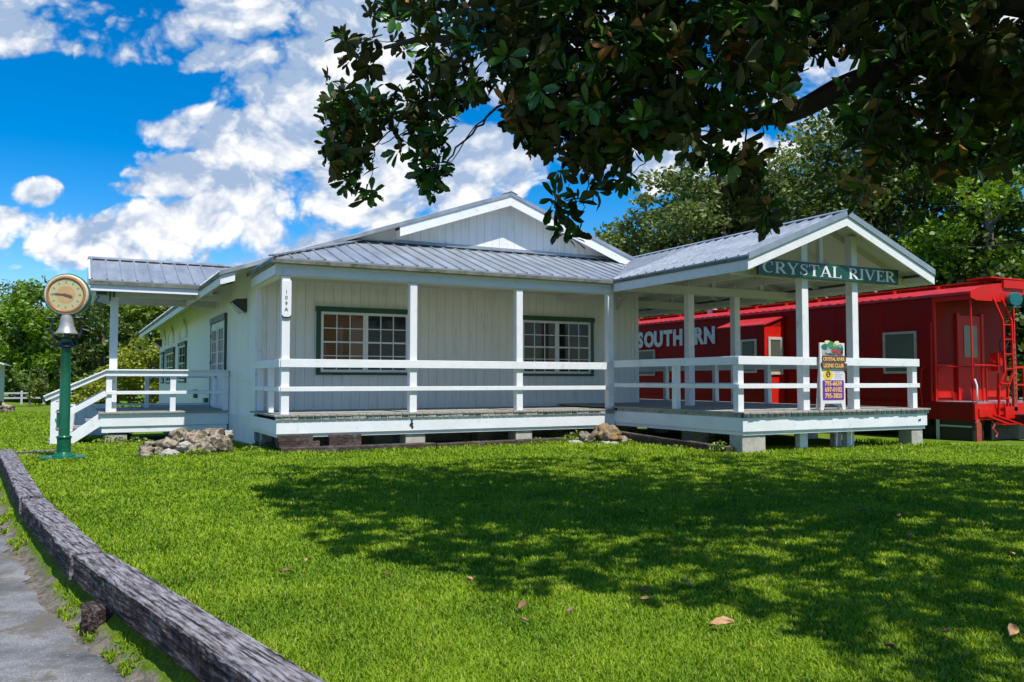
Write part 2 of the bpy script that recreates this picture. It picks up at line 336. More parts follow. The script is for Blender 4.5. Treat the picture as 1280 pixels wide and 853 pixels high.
def build_ground():
    def axis(cs,lim):
        a=[cs[0]];
        for b,st in lim:
            while a[-1]<b: a.append(min(b,a[-1]+st))
        return a
    xs=axis([-900],[(-100,200),(-20,20),(-3,1.0),(2.2,.08),(20,.4),(40,4),(100,20),(900,200)])
    ys=axis([-200],[(-20,60),(-4,4),(18,.3),(26,.6),(60,5),(200,35),(1500,260)])
    V=[(x,y,gh(x,y)-.0) for y in ys for x in xs]; nx=len(xs)
    F=[(j*nx+i,j*nx+i+1,(j+1)*nx+i+1,(j+1)*nx+i) for j in range(len(ys)-1) for i in range(nx-1)]
    me=bpy.data.meshes.new('ground'); me.from_pydata(V,[],F); me.update(); me.polygons.foreach_set('use_smooth',[True]*len(F))
    M=bpy.data.materials.new('lawn_soil'); M.use_nodes=True; N=M.node_tree.nodes; L=M.node_tree.links; P=N['Principled BSDF']; P.inputs['Roughness'].default_value=.9; P.inputs['Specular IOR Level'].default_value=.15
    tc=N.new('ShaderNodeTexCoord')
    def nz(s,d,r=.6):
        n=N.new('ShaderNodeTexNoise'); n.inputs['Scale'].default_value=s; n.inputs['Detail'].default_value=d; n.inputs['Roughness'].default_value=r; L.new(tc.outputs['Object'],n.inputs[0]); return n.outputs[0]
    cr=N.new('ShaderNodeValToRGB'); cr.color_ramp.elements[0].position=.32; cr.color_ramp.elements[0].color=(.09,.17,.008,1); cr.color_ramp.elements[1].position=.68; cr.color_ramp.elements[1].color=(.19,.29,.018,1)
    L.new(nz(1.3,8,.7),cr.inputs[0]); 
    c2=N.new('ShaderNodeValToRGB'); c2.color_ramp.elements[0].position=.35; c2.color_ramp.elements[0].color=(.45,.5,.4,1); c2.color_ramp.elements[1].position=.65; c2.color_ramp.elements[1].color=(1.15,1.1,1,1)
    L.new(nz(38,5,.7),c2.inputs[0]); mx=N.new('ShaderNodeMix'); mx.data_type='RGBA'; mx.blend_type='MULTIPLY'; mx.inputs[0].default_value=1; L.new(cr.outputs[0],mx.inputs[6]); L.new(c2.outputs[0],mx.inputs[7])
    # packed bare earth where the ground is low, beside the asphalt
    sp=N.new('ShaderNodeSeparateXYZ'); L.new(tc.outputs['Object'],sp.inputs[0])
    ad=N.new('ShaderNodeMath'); ad.operation='MULTIPLY_ADD'; L.new(nz(5,6,.7),ad.inputs[0]); ad.inputs[1].default_value=.16; L.new(sp.outputs[2],ad.inputs[2])
    mr=N.new('ShaderNodeMapRange'); L.new(ad.outputs[0],mr.inputs[0]); mr.inputs[1].default_value=-.125; mr.inputs[2].default_value=-.09
    m3=N.new('ShaderNodeMix'); m3.data_type='RGBA'; L.new(mr.outputs[0],m3.inputs[0]); m3.inputs[7].default_value=(0,0,0,1); L.new(mx.outputs[2],m3.inputs[7]); ce=N.new('ShaderNodeValToRGB'); ce.color_ramp.elements[0].position=.35; ce.color_ramp.elements[0].color=(.045,.035,.025,1); ce.color_ramp.elements[1].position=.65; ce.color_ramp.elements[1].color=(.30,.27,.22,1); L.new(nz(11,9,.8),ce.inputs[0]); L.new(ce.outputs[0],m3.inputs[6])
    L.new(m3.outputs[2],P.inputs['Base Color'])
    b=N.new('ShaderNodeBump'); b.inputs['Strength'].default_value=.8; b.inputs['Distance'].default_value=.04; L.new(nz(30,6,.7),b.inputs['Height']); L.new(b.outputs[0],P.inputs['Normal'])
    me.materials.append(M); o=bpy.data.objects.new('ground',me); COL.objects.link(o); tag(o,kind='structure')
    # asphalt
    A=bpy.data.materials.new('asphalt'); A.use_nodes=True; N=A.node_tree.nodes; L=A.node_tree.links; P=N['Principled BSDF']; P.inputs['Roughness'].default_value=.85
    tc=N.new('ShaderNodeTexCoord')
    def nz2(s,d,r=.6):
        n=N.new('ShaderNodeTexNoise'); n.inputs['Scale'].default_value=s; n.inputs['Detail'].default_value=d; n.inputs['Roughness'].default_value=r; L.new(tc.outputs['Object'],n.inputs[0]); return n.outputs[0]
    cr=N.new('ShaderNodeValToRGB'); cr.color_ramp.elements[0].position=.38; cr.color_ramp.elements[0].color=(.065,.07,.08,1); cr.color_ramp.elements[1].position=.62; cr.color_ramp.elements[1].color=(.23,.235,.245,1)
    L.new(nz2(1.6,8,.65),cr.inputs[0])
    vo=N.new('ShaderNodeTexVoronoi'); vo.inputs['Scale'].default_value=42; L.new(tc.outputs['Object'],vo.inputs[0]); 
    sr=N.new('ShaderNodeMapRange'); L.new(vo.outputs['Distance'],sr.inputs[0]); sr.inputs[1].default_value=.14; sr.inputs[2].default_value=.22; sr.inputs[3].default_value=1; sr.inputs[4].default_value=0
    ss=N.new('ShaderNodeMath'); ss.operation='MULTIPLY'; L.new(sr.outputs[0],ss.inputs[0])
    gt=N.new('ShaderNodeMapRange'); L.new(nz2(14,2),gt.inputs[0]); gt.inputs[1].default_value=.45; gt.inputs[2].default_value=.6; L.new(gt.outputs[0],ss.inputs[1])
    m1=N.new('ShaderNodeMix'); m1.data_type='RGBA'; L.new(ss.outputs[0],m1.inputs[0]); L.new(cr.outputs[0],m1.inputs[6]); m1.inputs[7].default_value=(.42,.42,.42,1)
    gr=N.new('ShaderNodeMapRange'); L.new(nz2(2.3,9,.75),gr.inputs[0]); gr.inputs[1].default_value=.52; gr.inputs[2].default_value=.60
    fg=N.new('ShaderNodeMapRange'); L.new(nz2(75,5,.8),fg.inputs[0]); fg.inputs[1].default_value=.35; fg.inputs[2].default_value=.65; fg.inputs[3].default_value=.55; fg.inputs[4].default_value=1.4
    m7=N.new('ShaderNodeMix'); m7.data_type='RGBA'; m7.blend_type='MULTIPLY'; m7.inputs[0].default_value=1; L.new(m1.outputs[2],m7.inputs[6]); L.new(fg.outputs[0],m7.inputs[7])
    m2=N.new('ShaderNodeMix'); m2.data_type='RGBA'; L.new(gr.outputs[0],m2.inputs[0]); L.new(m7.outputs[2],m2.inputs[6]); m2.inputs[7].default_value=(.13,.115,.09,1)
    L.new(m2.outputs[2],P.inputs['Base Color'])
    b=N.new('ShaderNodeBump'); b.inputs['Strength'].default_value=.9; b.inputs['Distance'].default_value=.008; L.new(nz2(120,4,.7),b.inputs['Height']); L.new(b.outputs[0],P.inputs['Normal'])
    mb=MB(); E_=[]; y=-6
    while y<17.5:
        E_.append((kerbx(y)-.27-.09*mnoise.noise(Vector((y*1.3,0,0)))-.05*mnoise.noise(Vector((y*5,3,0)))-.03*mnoise.noise(Vector((y*17,3,0)))-max(0,(2-y))*.0,y)); y+=.05
    V=[];F=[]
    for i,(x,y) in enumerate(E_):
        V+= [(x,y,-.228),(x-.05,y,-.213),(-14,y,-.213)]
    for i in range(len(E_)-1):
        a=3*i; F+=[(a,a+3,a+4,a+1),(a+1,a+4,a+5,a+2)]
    mb.add(V,F,0,True); ob=solo('parking_lot',mb,A,None,None,kind='structure')
build_ground()

# ------------------------------------------------------------ DEPOT
WX0,WX1,WY=3.25,12.75,17.6       # main walls
WYB=40.0
RX,RZ=8.92,5.70; SL,SR=.345,.373
ORGD=(7.9,16,0)
depot=thing('train_depot',ORGD,'white board-sided depot with grey metal roofs, front porch and open gabled pavilion','building')
def mainz(x): return RZ-(RX-x)*SL if x<RX else RZ-(x-RX)*SR
def boards_front(mb,x0,x1,y,topf,z0,w=.198,holes=()):
    """vertical boards on a wall facing -Y"""
    x=x0
    mb.prism([(x0,y+.02,z0),(x1,y+.02,z0),(x1,y+.02,topf(x1)),]+([(RX,y+.02,topf(RX))] if x0<RX<x1 else [])+[(x0,y+.02,topf(x0))],(0,.1,0),1)
    while x<x1-.01:
        a=x+.003; b=min(x+w-.003,x1)
        pts=[(a,y,z0),(b,y,z0),(b,y,topf(b))]+([(RX,y,topf(RX))] if a<RX<b else [])+[(a,y,topf(a))]
        mb.prism(pts,(0,.019,0)); x+=w
def boards_left(mb,y0,y1,x,ztop,z0,w=.198):
    y=y0; mb.box(x+.02,x+.12,y0,y1,z0,ztop,1)
    while y<y1-.01:
        mb.box(x,x+.019,y+.004,min(y+w-.004,y1),z0,ztop); y+=w
mb=MB(); boards_front(mb,WX0,WX1,WY,lambda x:mainz(x)-.13,.30)
part('wall',mb,[siding,groove],depot,label='front gable wall of vertical boards')
mb=MB(); boards_left(mb,WY+.02,WYB,WX0,mainz(WX0)-.03,-.12)
mb.box(WX0-.02,WX0-.002,WY+.05,20.85,1.32,1.36); mb.box(WX0-.03,WX0-.002,WY+.05,20.85,.55,.585)
part('wall',mb,[siding,groove],depot,label='long left side wall of vertical boards')
mb=MB(); mb.box(WX1-.12,WX1,WY+.12,WYB,.3,mainz(WX1)-.1); mb.box(WX0+.12,WX1-.12,WYB-.1,WYB,0,3.4)
part('wall',mb,[siding],depot)
mb=MB(); mb.box(WX0-.025,WX0+.10,WY-.022,WY+.0,.62,3.32); mb.box(WX0-.025,WX0-.001,WY+.002,WY+.11,.1,3.36); part('corner_board',mb,white,depot,bevel=.004)
mb=MB(); mb.box(WX1-.10,WX1+.02,WY-.022,WY-.002,.72,3.6); part('corner_board',mb,white,depot,bevel=.004)
# --- roofs
def slab(mb,a,b,c,d,t,mi=0):
    """quad a,b (low edge) c,d (high edge), thickness t downward"""
    mb.prism([a,b,c,d],(0,0,-t),mi)
def ribs(mb,lo0,lo1,hif,step=.3,h=.028,w=.045,along='y'):
    """ribs running up the slope; lo0->lo1 along eave; hif(t)->top point for a param in metres"""
    lo0=Vector(lo0);lo1=Vector(lo1);Ln=(lo1-lo0).length;d=(lo1-lo0).normalized();t=.06
    while t<Ln:
        p=lo0+d*t; q=Vector(hif(p))
        if (q-p).length>.12:
            dn=(q-p).normalized(); up=d.cross(dn); 
            if up.z<0: up=-up
            V=[]
            for c,e in ((p,0),(q,0)):
                V+= [c-d*w/2,c-d*w*.28+up*h,c+d*w*.28+up*h,c+d*w/2]
            mb.add(V,[(0,1,2,3),(7,6,5,4),(0,4,5,1),(1,5,6,2),(2,6,7,3),(0,3,7,4)])
        t+=step
# main roof
ML=2.46; mb=MB(); y0,y1=17.25,41.2
slab(mb,(ML,y1,mainz(ML)),(ML,y0,mainz(ML)),(RX,y0,RZ),(RX,y1,RZ),.03)
slab(mb,(WX1+.05,y0,mainz(WX1+.05)),(WX1+.05,y1,mainz(WX1+.05)),(RX,y1,RZ),(RX,y0,RZ),.03)
ribs(mb,(ML,y1,mainz(ML)),(ML,y0,mainz(ML)),lambda p:(RX,p.y,RZ)); ribs(mb,(WX1+.05,y0,mainz(WX1+.05)),(WX1+.05,y1,mainz(WX1+.05)),lambda p:(RX,p.y,RZ))
mroof=part('roof',mb,metal,depot,label='main gable roof of ribbed grey metal')
mb=MB(); 
for s_,sl_ in ((-1,SL),(1,SR)):
    mb.prism([(RX,y0-.02,RZ+.04),(RX+s_*.16,y0-.02,RZ+.04-.16*sl_),(RX+s_*.16,y0-.02,RZ+.025-.16*sl_),(RX,y0-.02,RZ+.025)],(0,y1-y0+.04,0))
part('ridge_cap',mb,metal,mroof)
mb=MB()   # metal drip along the rake
for xa,xb in ((ML,RX),(RX,WX1)):
    mb.prism([(xa,y0-.012,mainz(xa)+.012),(xb,y0-.012,mainz(xb)+.012),(xb,y0-.012,mainz(xb)-.075),(xa,y0-.012,mainz(xa)-.075)],(0,.02,0))
part('rake_flashing',mb,metal,mroof)
mb=MB()
for xa,xb in ((6.2,RX),(RX,12.5)):
    mb.prism([(xa,y0+.01,mainz(xa)-.077),(xb,y0+.01,mainz(xb)-.077),(xb,y0+.01,mainz(xb)-.30),(xa,y0+.01,mainz(xa)-.30)],(0,.035,0))
part('rake_board',mb,white,mroof,label='white board along the front gable')
mb=MB()
mb.prism([(3.3,y0+.33,mainz(3.3)-.077),(6.2,y0+.33,mainz(6.2)-.077),(6.2,y0+.33,mainz(6.2)-.34),(3.3,y0+.33,mainz(3.3)-.3)],(0,.018,0))
mb.prism([(ML+.03,y0+.05,mainz(ML)-.035),(RX,y0+.05,RZ-.035),(RX,y0+.05,RZ-.07),(ML+.03,y0+.05,mainz(ML)-.07)],(0,y1-y0-.1,0))
mb.prism([(WX1,y0+.05,mainz(WX1)-.035),(RX,y0+.05,RZ-.035),(RX,y0+.05,RZ-.07),(WX1,y0+.05,mainz(WX1)-.07)],(0,y1-y0-.1,0))
part('soffit',mb,ceilm,mroof)
mb=MB(); ez=mainz(ML); mb.box(ML+.02,ML+.05,y0+.03,y1,ez-.25,ez-.055)
mb.prism([(ML+.052,y0+.03,ez-.25),(ML+.30,y0+.03,ez-.17),(ML+.30,y0+.03,ez-.01),(ML+.052,y0+.03,ez-.06)],(0,.03,0)); part('fascia',mb,white,mroof)
mb=MB(); mb.box(ML-.02,ML+.018,y0,y1,ez-.10,ez-.032); part('eave_flashing',mb,metal_edge,mroof)
# porch roof
PX0,PY0,PZ=3.04,15.14,3.52; KP=.335; PTZ=PZ+KP*(WY-PY0)
hx=PX0+(PTZ-PZ)/SL; PX1=10.33
def pf(x,y): return PZ+KP*(y-PY0)
mb=MB(); XR=12.6
slab(mb,(PX0,PY0,PZ),(PX1,PY0,PZ),(XR,WY,PTZ),(hx,WY,PTZ),.03)
slab(mb,(PX0,WY,PZ),(PX0,PY0,PZ),(hx,WY,PTZ),(hx,WY+.01,PTZ),.03)
def hi(p):
    # up the slope until hip on the left
    t=min(1,(p.x-PX0)/(hx-PX0)); return (p.x,PY0+(WY-PY0)*t,PZ+(PTZ-PZ)*t)
ribs(mb,(PX0,PY0,PZ),(PX1+.0,PY0,PZ),hi)
x=PX1+.2
while x<XR-.1:   # ribs right of the valley
    t=(x-PX1)/(XR-PX1); ya=PY0+(WY-PY0)*t
    mb.beam((x,ya,pf(x,ya)+.01),(x,WY,PTZ+.01),.04,.03); x+=.3
proof=part('roof',mb,metal,depot,label='low hipped porch roof of ribbed grey metal')
mb=MB(); mb.beam((PX0,PY0,PZ+.025),(hx,WY,PTZ+.03),.14,.03); 
x=hx
mb.box(hx-.05,XR,WY-.09,WY-.002,PTZ+.015,PTZ+.04); mb.box(hx-.05,XR,WY-.012,WY-.001,PTZ+.03,PTZ+.10)
part('ridge_cap',mb,metal,proof)
mb=MB(); x=PX0+.18
while x<XR:
    if x>hx: mb=MB(); mb.box(x-.115,x+.115,WY-.11,WY-.092,PTZ-.012,PTZ+.012); part('closure_strip',mb,blackp,proof)
    x+=.3
k=0; t=.03
while t<.97:
    a=Vector((PX0,PY0,PZ+.006)).lerp(Vector((hx,WY,PTZ+.006)),t); b=Vector((PX0,PY0,PZ+.006)).lerp(Vector((hx,WY,PTZ+.006)),t+.05)
    o_=Vector((.06,-.06,.0)); mb=MB(); mb.beam(a+o_,b+o_,.02,.02); part('closure_strip',mb,blackp,proof); t+=.09
mb=MB(); mb.box(PX0,PX1,PY0-.012,PY0+.01,PZ-.095,PZ-.031); mb.box(PX0-.012,PX0+.01,PY0-.012,WY,PZ-.095,PZ-.031); mb.box(PX0+.012,PX1,PY0+.012,PY0+.095,PZ-.095,PZ-.085); part('eave_flashing',mb,metal_edge,proof)
mb=MB(); mb.box(PX0+.08,PX1+.04,PY0+.10,PY0+.135,PZ-.30,PZ-.03); mb.box(PX0+.08,PX0+.115,PY0+.137,WY,PZ-.30,PZ-.03); part('fascia',mb,white,proof,bevel=.004)
mb=MB(); mb.box(PX0+.13,10.45,15.285,15.40,3.205,3.40); mb.box(PX0+.13,PX0+.27,15.41,WY,3.20,3.40); part('porch_beam',mb,siding,proof,bevel=.004)
mb=MB(); x=PX0+.08
while x<10.35: mb.box(x,x+.145,15.1+.13,WY-.002,3.405,3.425); x+=.15
part('porch_ceiling',mb,ceilm,proof)
# --- pavilion roof (gable to the front, open)
QL,QR,QX=10.33,15.27,12.80; QY0,QY1=11.0,22.0; QZ,QE=4.50,3.52
QS=(QZ-QE)/(QX-QL)
def qz(x): return QZ-abs(x-QX)*QS
mb=MB()
slab(mb,(QL,QY1,QE),(QL,QY0,QE),(QX,QY0,QZ),(QX,QY1,QZ),.028)
slab(mb,(QR,QY0,QE),(QR,QY1,QE),(QX,QY1,QZ),(QX,QY0,QZ),.028)
ribs(mb,(QL,15.2,QE),(QL,QY0,QE),lambda p:(QX,p.y,QZ)); ribs(mb,(QR,QY0,QE),(QR,QY1,QE),lambda p:(QX,p.y,QZ))
y=15.3
while y<17.7:
    t=(y-15.14)/(WY-15.14); xx=PX1+(12.6-PX1)*t
    mb.beam((xx,y,qz(xx)+.012),(QX,y,QZ+.012),.04,.03,up=(0,0,1)); y+=.3
qroof=part('roof',mb,metal,depot,label='gabled pavilion roof of ribbed grey metal')
mb=MB()
for s_ in (-1,1): mb.prism([(QX,QY0-.02,QZ+.045),(QX+s_*.15,QY0-.02,QZ+.045-.15*QS),(QX+s_*.15,QY0-.02,QZ+.03-.15*QS),(QX,QY0-.02,QZ+.03)],(0,11.0,0))
part('ridge_cap',mb,metal,qroof)
mb=MB()
for xa,xb in ((QL,QX),(QX,QR)):
    mb.prism([(xa,QY0-.014,qz(xa)+.03),(xb,QY0-.014,qz(xb)+.03),(xb,QY0-.014,qz(xb)-.085),(xa,QY0-.014,qz(xa)-.085)],(0,.02,0))
part('rake_flashing',mb,metal,qroof)
mb=MB()
for xa,xb in ((QL,QX),(QX,QR)):
    mb.prism([(xa,QY0+.01,qz(xa)-.087),(xb,QY0+.01,qz(xb)-.087),(xb,QY0+.01,qz(xb)-.27),(xa,QY0+.01,qz(xa)-.27)],(0,.04,0))
part('rake_board',mb,white,qroof,label='white board along the pavilion gable')
mb=MB(); mb.box(QL-.012,QL+.012,QY0,15.14,QE-.085,QE-.031); mb.box(QR-.012,QR+.012,QY0,QY1,QE-.085,QE-.031); part('eave_flashing',mb,metal_edge,qroof)
mb=MB(); mb.box(QL+.015,QL+.055,QY0+.052,15.16,QE-.27,QE-.087); mb.box(QR-.055,QR-.015,QY0+.052,QY1,QE-.27,QE-.087); part('fascia',mb,white,qroof,bevel=.004)
mb=MB()   # ceiling boards under the rafters' top
y=QY0+.06
while y<QY1-.05:
    for xa,xb in ((QL+.06,QX),(QX,QR-.06)):
        mb.prism([(xa,y,qz(xa)-.035),(xb,y,qz(xb)-.035),(xb,y,qz(xb)-.055),(xa,y,qz(xa)-.055)],(0,.183,0))
    y+=.187
part('ceiling',mb,ceilm,qroof)
mb=MB(); y=QY0+.7
while y<QY1:
    for xa,xb in ((QL+.07,QX),(QX,QR-.07)):
        mb.prism([(xa,y,qz(xa)-.057),(xb,y,qz(xb)-.057),(xb,y,qz(xb)-.18),(xa,y,qz(xa)-.18)],(0,.04,0))
    y+=1.1
mb.box(QX-.02,QX+.02,QY0+.06,QY1,QZ-.24,QZ-.06)
part('rafter',mb,ceilm,qroof)
PXA,PXB=12.12,13.46; YA,YB,YC=11.50,14.79,18.1
mb=MB()
for yy in (YA,YB,YC,21.2):
    if yy>YA: mb.box(QL+.10,QR-.10,yy-.10,yy-.055,3.24,3.42); mb.box(QL+.10,QR-.10,yy+.055,yy+.10,3.24,3.42)
    else: mb.box(QL+.12,QR-.12,yy+.075,yy+.12,3.24,3.42)
    for xx in ((11.35,QX,14.25) if yy>YA else (QX-.2,)): mb.box(xx-.05,xx+.05,yy-.045,yy+.045,3.243,qz(xx)-.06)
for xx in (QL+.17,QR-.17): mb.box(xx-.05,xx+.05,QY0+.1,QY1-.05,3.28,3.40)
for xx in (PXA,PXB): mb.box(xx-.045,xx+.045,11.6,QY1,3.43,3.57)
for (p,q) in (((PXA,YC,2.7),(QL+.4,YC,3.3)),((QX-.6,17.8,3.45),(QX+1.4,17.8,3.95)),((PXA,YC-.06,2.9),(PXA,YC-1.0,3.5)),((QL+.3,18.4,3.3),(QX,18.4,4.2))): mb.beam(p,q,.045,.12)
part('truss',mb,ceilm,qroof,bevel=.003)
# --- decks
DZ=.71; PD=.765; LD=.61
def deck(name,x0,x1,y0,y1,z,along,lab,bw=.14,ends=True):
    mb=MB()
    if along=='y':
        x=x0
        while x<x1-.02: mb.box(x,min(x+bw-.008,x1),y0+random.uniform(-.012,.008),y1,z-.035,z+random.uniform(-.002,.002)); x+=bw
    else:
        y=y0
        while y<y1-.02: mb.box(x0,x1,y,min(y+bw-.008,y1),z-.035,z); y+=bw
    return part(name,mb,deckw,depot,bevel=.003,label=lab)
def skirt(mb,a,b,z,h1=.245,h2=.065,out=(0,-1)):
    """two stacked skirt boards between a and b (xy), just under deck z"""
    (x0,y0),(x1,y1)=a,b; ox,oy=out; t=.035
    top=z-.10
    for (o1,o2,za,zb) in ((0,t,top-h1,top),(.028,.028+t,top-h1-h2,top-h1-.004)):
        xs=sorted([x0,x1]); ys=sorted([y0,y1])
        if x0==x1: mb.box(x0-ox*o1,x0-ox*o2,ys[0]+(o1 if ys[0]<ys[1] else 0),ys[1]-o1*.5,za,zb)
        else: mb.box(xs[0]+o1,xs[1]-o1,y0-oy*o1,y0-oy*o2,za,zb)
dk=deck('porch_deck',3.13,10.38,15.16,17.58,DZ,'y','plank deck of the front porch')
mb=MB(); skirt(mb,(3.17,15.2),(10.42,15.2),DZ); skirt(mb,(3.17,15.237),(3.17,17.58),DZ,out=(-1,0))
sk=part('skirt_board',mb,skirtm,dk,bevel=.004)
mb=MB(); x=3.15
while x<10.35: mb.box(x,x+.132,15.175,15.21,DZ-.098,DZ-.037); x+=.14
part('plank_end',mb,deckend,dk,bevel=.003)
mb=MB()
for xx,zz in ((5.72,.56),): 
    for dx,dz,r in ((0,.0,.022),(.0,-.06,.03),(-.03,-.085,.02),(.01,-.12,.026)): mb.lathe([(r*.4,-.004),(r,.0),(r*.8,.012),(r*.2,.016)],(xx+dx,15.198,zz+dz),12,'y')
part('vent_plug',mb,blackp,sk)
pk=deck('pavilion_deck',10.36,15.3,11.18,22.2,PD,'y','plank deck of the open pavilion')
mb=MB(); skirt(mb,(10.38,11.24),(15.26,11.24),PD); skirt(mb,(10.38,11.277),(10.38,15.2),PD,out=(-1,0)); skirt(mb,(15.26,11.277),(15.26,22.1),PD,out=(1,0))
part('skirt_board',mb,skirtm,pk,bevel=.004)
mb=MB(); x=10.4
while x<15.2: mb.box(x,x+.132,11.215,11.25,PD-.098,PD-.037); x+=.14
mb.box(10.385,10.42,11.3,15.1,PD-.098,PD-.037)
part('plank_end',mb,deckend,pk,bevel=.003)
mb=MB(); 
for px_,pz_,w_,h_ in ((15.02,.535,.05,.025),(15.0,.515,.015,.03),(15.05,.53,.015,.03),(15.06,.55,.025,.012)): mb.box(px_-w_/2,px_+w_/2,11.232,11.239,pz_-h_/2,pz_+h_/2)
part('stencil_mark',mb,blackp,pk)
lk=deck('platform_deck',.46,3.24,20.85,24.3,LD,'x','plank deck of the small side platform')
mb=MB(); skirt(mb,(.5,20.9),(3.24,20.9),LD+.06,.28,.14); skirt(mb,(.5,20.937),(.5,24.2),LD+.06,.28,.14,out=(-1,0))
part('skirt_board',mb,skirtm,lk,bevel=.004)
# posts and rails
def post(name,x,y,z0,z1,w=.145,parent=depot): 
    mb=MB(); mb.box(x-w/2,x+w/2,y-w/2,y+w/2,z0,z1); return part(name,mb,white,parent,bevel=.006)
for xx in (3.33,5.77,8.09,10.34): post('post',xx,15.33,DZ,3.205)
for xx in (PXA,PXB):
    for yy in (YA,YB): post('post',xx,yy,PD,4.14 if yy==YA else 3.5,.16)
def rail(pts,z,posts=(),pw=.10,top=.15,mid=.085,cap=False,out=(0,-1),name='railing',topz=1.0,midz=.50,t=.04):
    """rail boards along straight run on the outside of posts"""
    mb=MB(); (x0,y0),(x1,y1)=pts
    if y0==y1: mb.box(x0,x1,y0-t/2,y0+t/2,z+topz-top,z+topz); mb.box(x0,x1,y0-t/2,y0+t/2,z+midz-mid,z+midz)
    else: mb.box(x0-t/2,x0+t/2,y0,y1,z+topz-top,z+topz); mb.box(x0-t/2,x0+t/2,y0,y1,z+midz-mid,z+midz)
    if cap:
        if y0==y1: mb.box(x0-.03,x1+.03,y0-.055,y0+.075,z+topz+.002,z+topz+.035)
        else: mb.box(x0-.055,x0+.075,y0-.03,y1+.03,z+topz+.002,z+topz+.035)
    rl=part(name,mb,white,depot,bevel=.005)
    for (a,b) in posts:
        m2=MB(); m2.box(a-pw/2,a+pw/2,b-pw/2,b+pw/2,z,z+topz-.004); part('rail_post',m2,white,rl,bevel=.005)
    return rl
rail(((3.24,15.235),(10.36,15.235)),DZ+.0,())
rail(((3.235,15.26),(3.235,17.5)),DZ,((3.32,16.45),(3.32,17.45)))
rail(((10.36,11.33),(15.16,11.33)),PD,((10.46,11.43),(15.08,11.43)),pw=.13,topz=.99)
rail(((10.385,11.36),(10.385,15.2)),PD,((10.48,13.2),),pw=.12,topz=.99)
rail(((15.13,11.36),(15.13,21.9)),PD,((15.04,13.4),(15.04,15.4),(15.04,17.3),(15.04,19.4),(15.04,21.6)),pw=.12,topz=.98)
rail(((10.36+.2,21.95),(15.1,21.95)),PD,((11.5,21.86),(13.3,21.86)),pw=.12,topz=.98)
rail(((.60,20.90),(3.22,20.90)),LD,((.66,20.98),(2.0,20.98),(3.17,20.98)),pw=.12,top=.12,mid=.075,cap=True,topz=.93,midz=.475)
rail(((1.6,24.15),(3.2,24.15)),LD,((1.66,24.07),),pw=.1,top=.12,mid=.075,topz=.9,midz=.45)
# left platform roof
CX0,CY0,CY1,CYR=.20,20.3,23.6,21.95; CZE,CZR=3.52,4.19
def cz(y): return CZR-(CZR-CZE)*abs(y-CYR)/(CYR-CY0)
mb=MB(); CXR=4.7
slab(mb,(CX0,CY0,CZE),(2.9,CY0,CZE),(CXR,CYR,CZR),(CX0,CYR,CZR),.028); slab(mb,(2.9,CY1,CZE),(CX0,CY1,CZE),(CX0,CYR,CZR),(CXR,CYR,CZR),.028)
ribs(mb,(CX0,CY0,CZE),(2.9,CY0,CZE),lambda p:(p.x,CYR,CZR)); ribs(mb,(2.9,CY1,CZE),(CX0,CY1,CZE),lambda p:(p.x,CYR,CZR))
croof=part('roof',mb,metal,depot,label='small gabled metal roof over the side platform')
mb=MB()
for s_ in (-1,1): mb.prism([(CX0-.02,CYR,CZR+.045),(CX0-.02,CYR+s_*.14,CZR-.015),(CX0-.02,CYR+s_*.14,CZR-.03),(CX0-.02,CYR,CZR+.03)],(4.4,0,0))
part('ridge_cap',mb,metal,croof)
mb=MB(); x=CX0+.2
while x<3.4: mb=MB(); mb.box(x-.11,x+.11,CYR-.158,CYR-.142,CZR-.055,CZR-.025); part('closure_strip',mb,blackp,croof); x+=.3
mb=MB(); mb.box(CX0,2.6,CY0-.012,CY0+.01,CZE-.11,CZE-.031); part('eave_flashing',mb,metal_edge,croof)
mb=MB(); mb.box(CX0+.03,2.75,CY0+.03,CY0+.065,CZE-.24,CZE-.112); mb.box(CX0+.03,2.75,CY1-.065,CY1-.03,CZE-.24,CZE-.06)
mb.prism([(CX0-.005,CY0,CZE+.01),(CX0-.005,CYR,CZR+.01),(CX0-.005,CYR,CZR-.2),(CX0-.005,CY0,CZE-.22)],(.03,0,0)); mb.prism([(CX0-.005,CY1,CZE+.01),(CX0-.005,CYR,CZR+.01),(CX0-.005,CYR,CZR-.2),(CX0-.005,CY1,CZE-.22)],(.03,0,0))
part('fascia',mb,white,croof)
mb=MB()
for x in (.45,1.05,1.65,2.25,2.85):
    for ya,yb in ((CY0+.07,CYR),(CY1-.07,CYR)):
        mb.prism([(x,ya,cz(ya)-.032),(x,yb,cz(yb)-.032),(x,yb,cz(yb)-.15),(x,ya,cz(ya)-.15)],(.045,0,0))
mb.box(CX0+.06,3.2,21.0,21.08,3.22,3.38); mb.box(CX0+.06,3.2,23.0,23.08,3.22,3.38); mb.box(CX0+.1,CX0+.15,CY0+.1,CY1-.1,3.18,3.3)
mb.box(CX0+.06,3.2,CYR-.3,CYR-.27,3.95,4.0)
part('rafter',mb,ceilm,croof)
mb=MB(); mb.box(.3,.58,20.98,21.0,3.26,3.32); mb.beam((.32,20.99,3.08),(.56,20.99,3.02),.03,.05); mb.beam((.35,20.99,3.10),(.42,20.99,3.22),.03,.03); mb.box(.62,.66,20.93,20.96,3.12,3.36);mb.box(.70,.74,20.93,20.96,3.2,3.36)
part('bracket',mb,green_pole,croof)
post('post',.74,21.12,LD,3.30,.165)
post('post',.80,23.1,LD,3.25,.15)
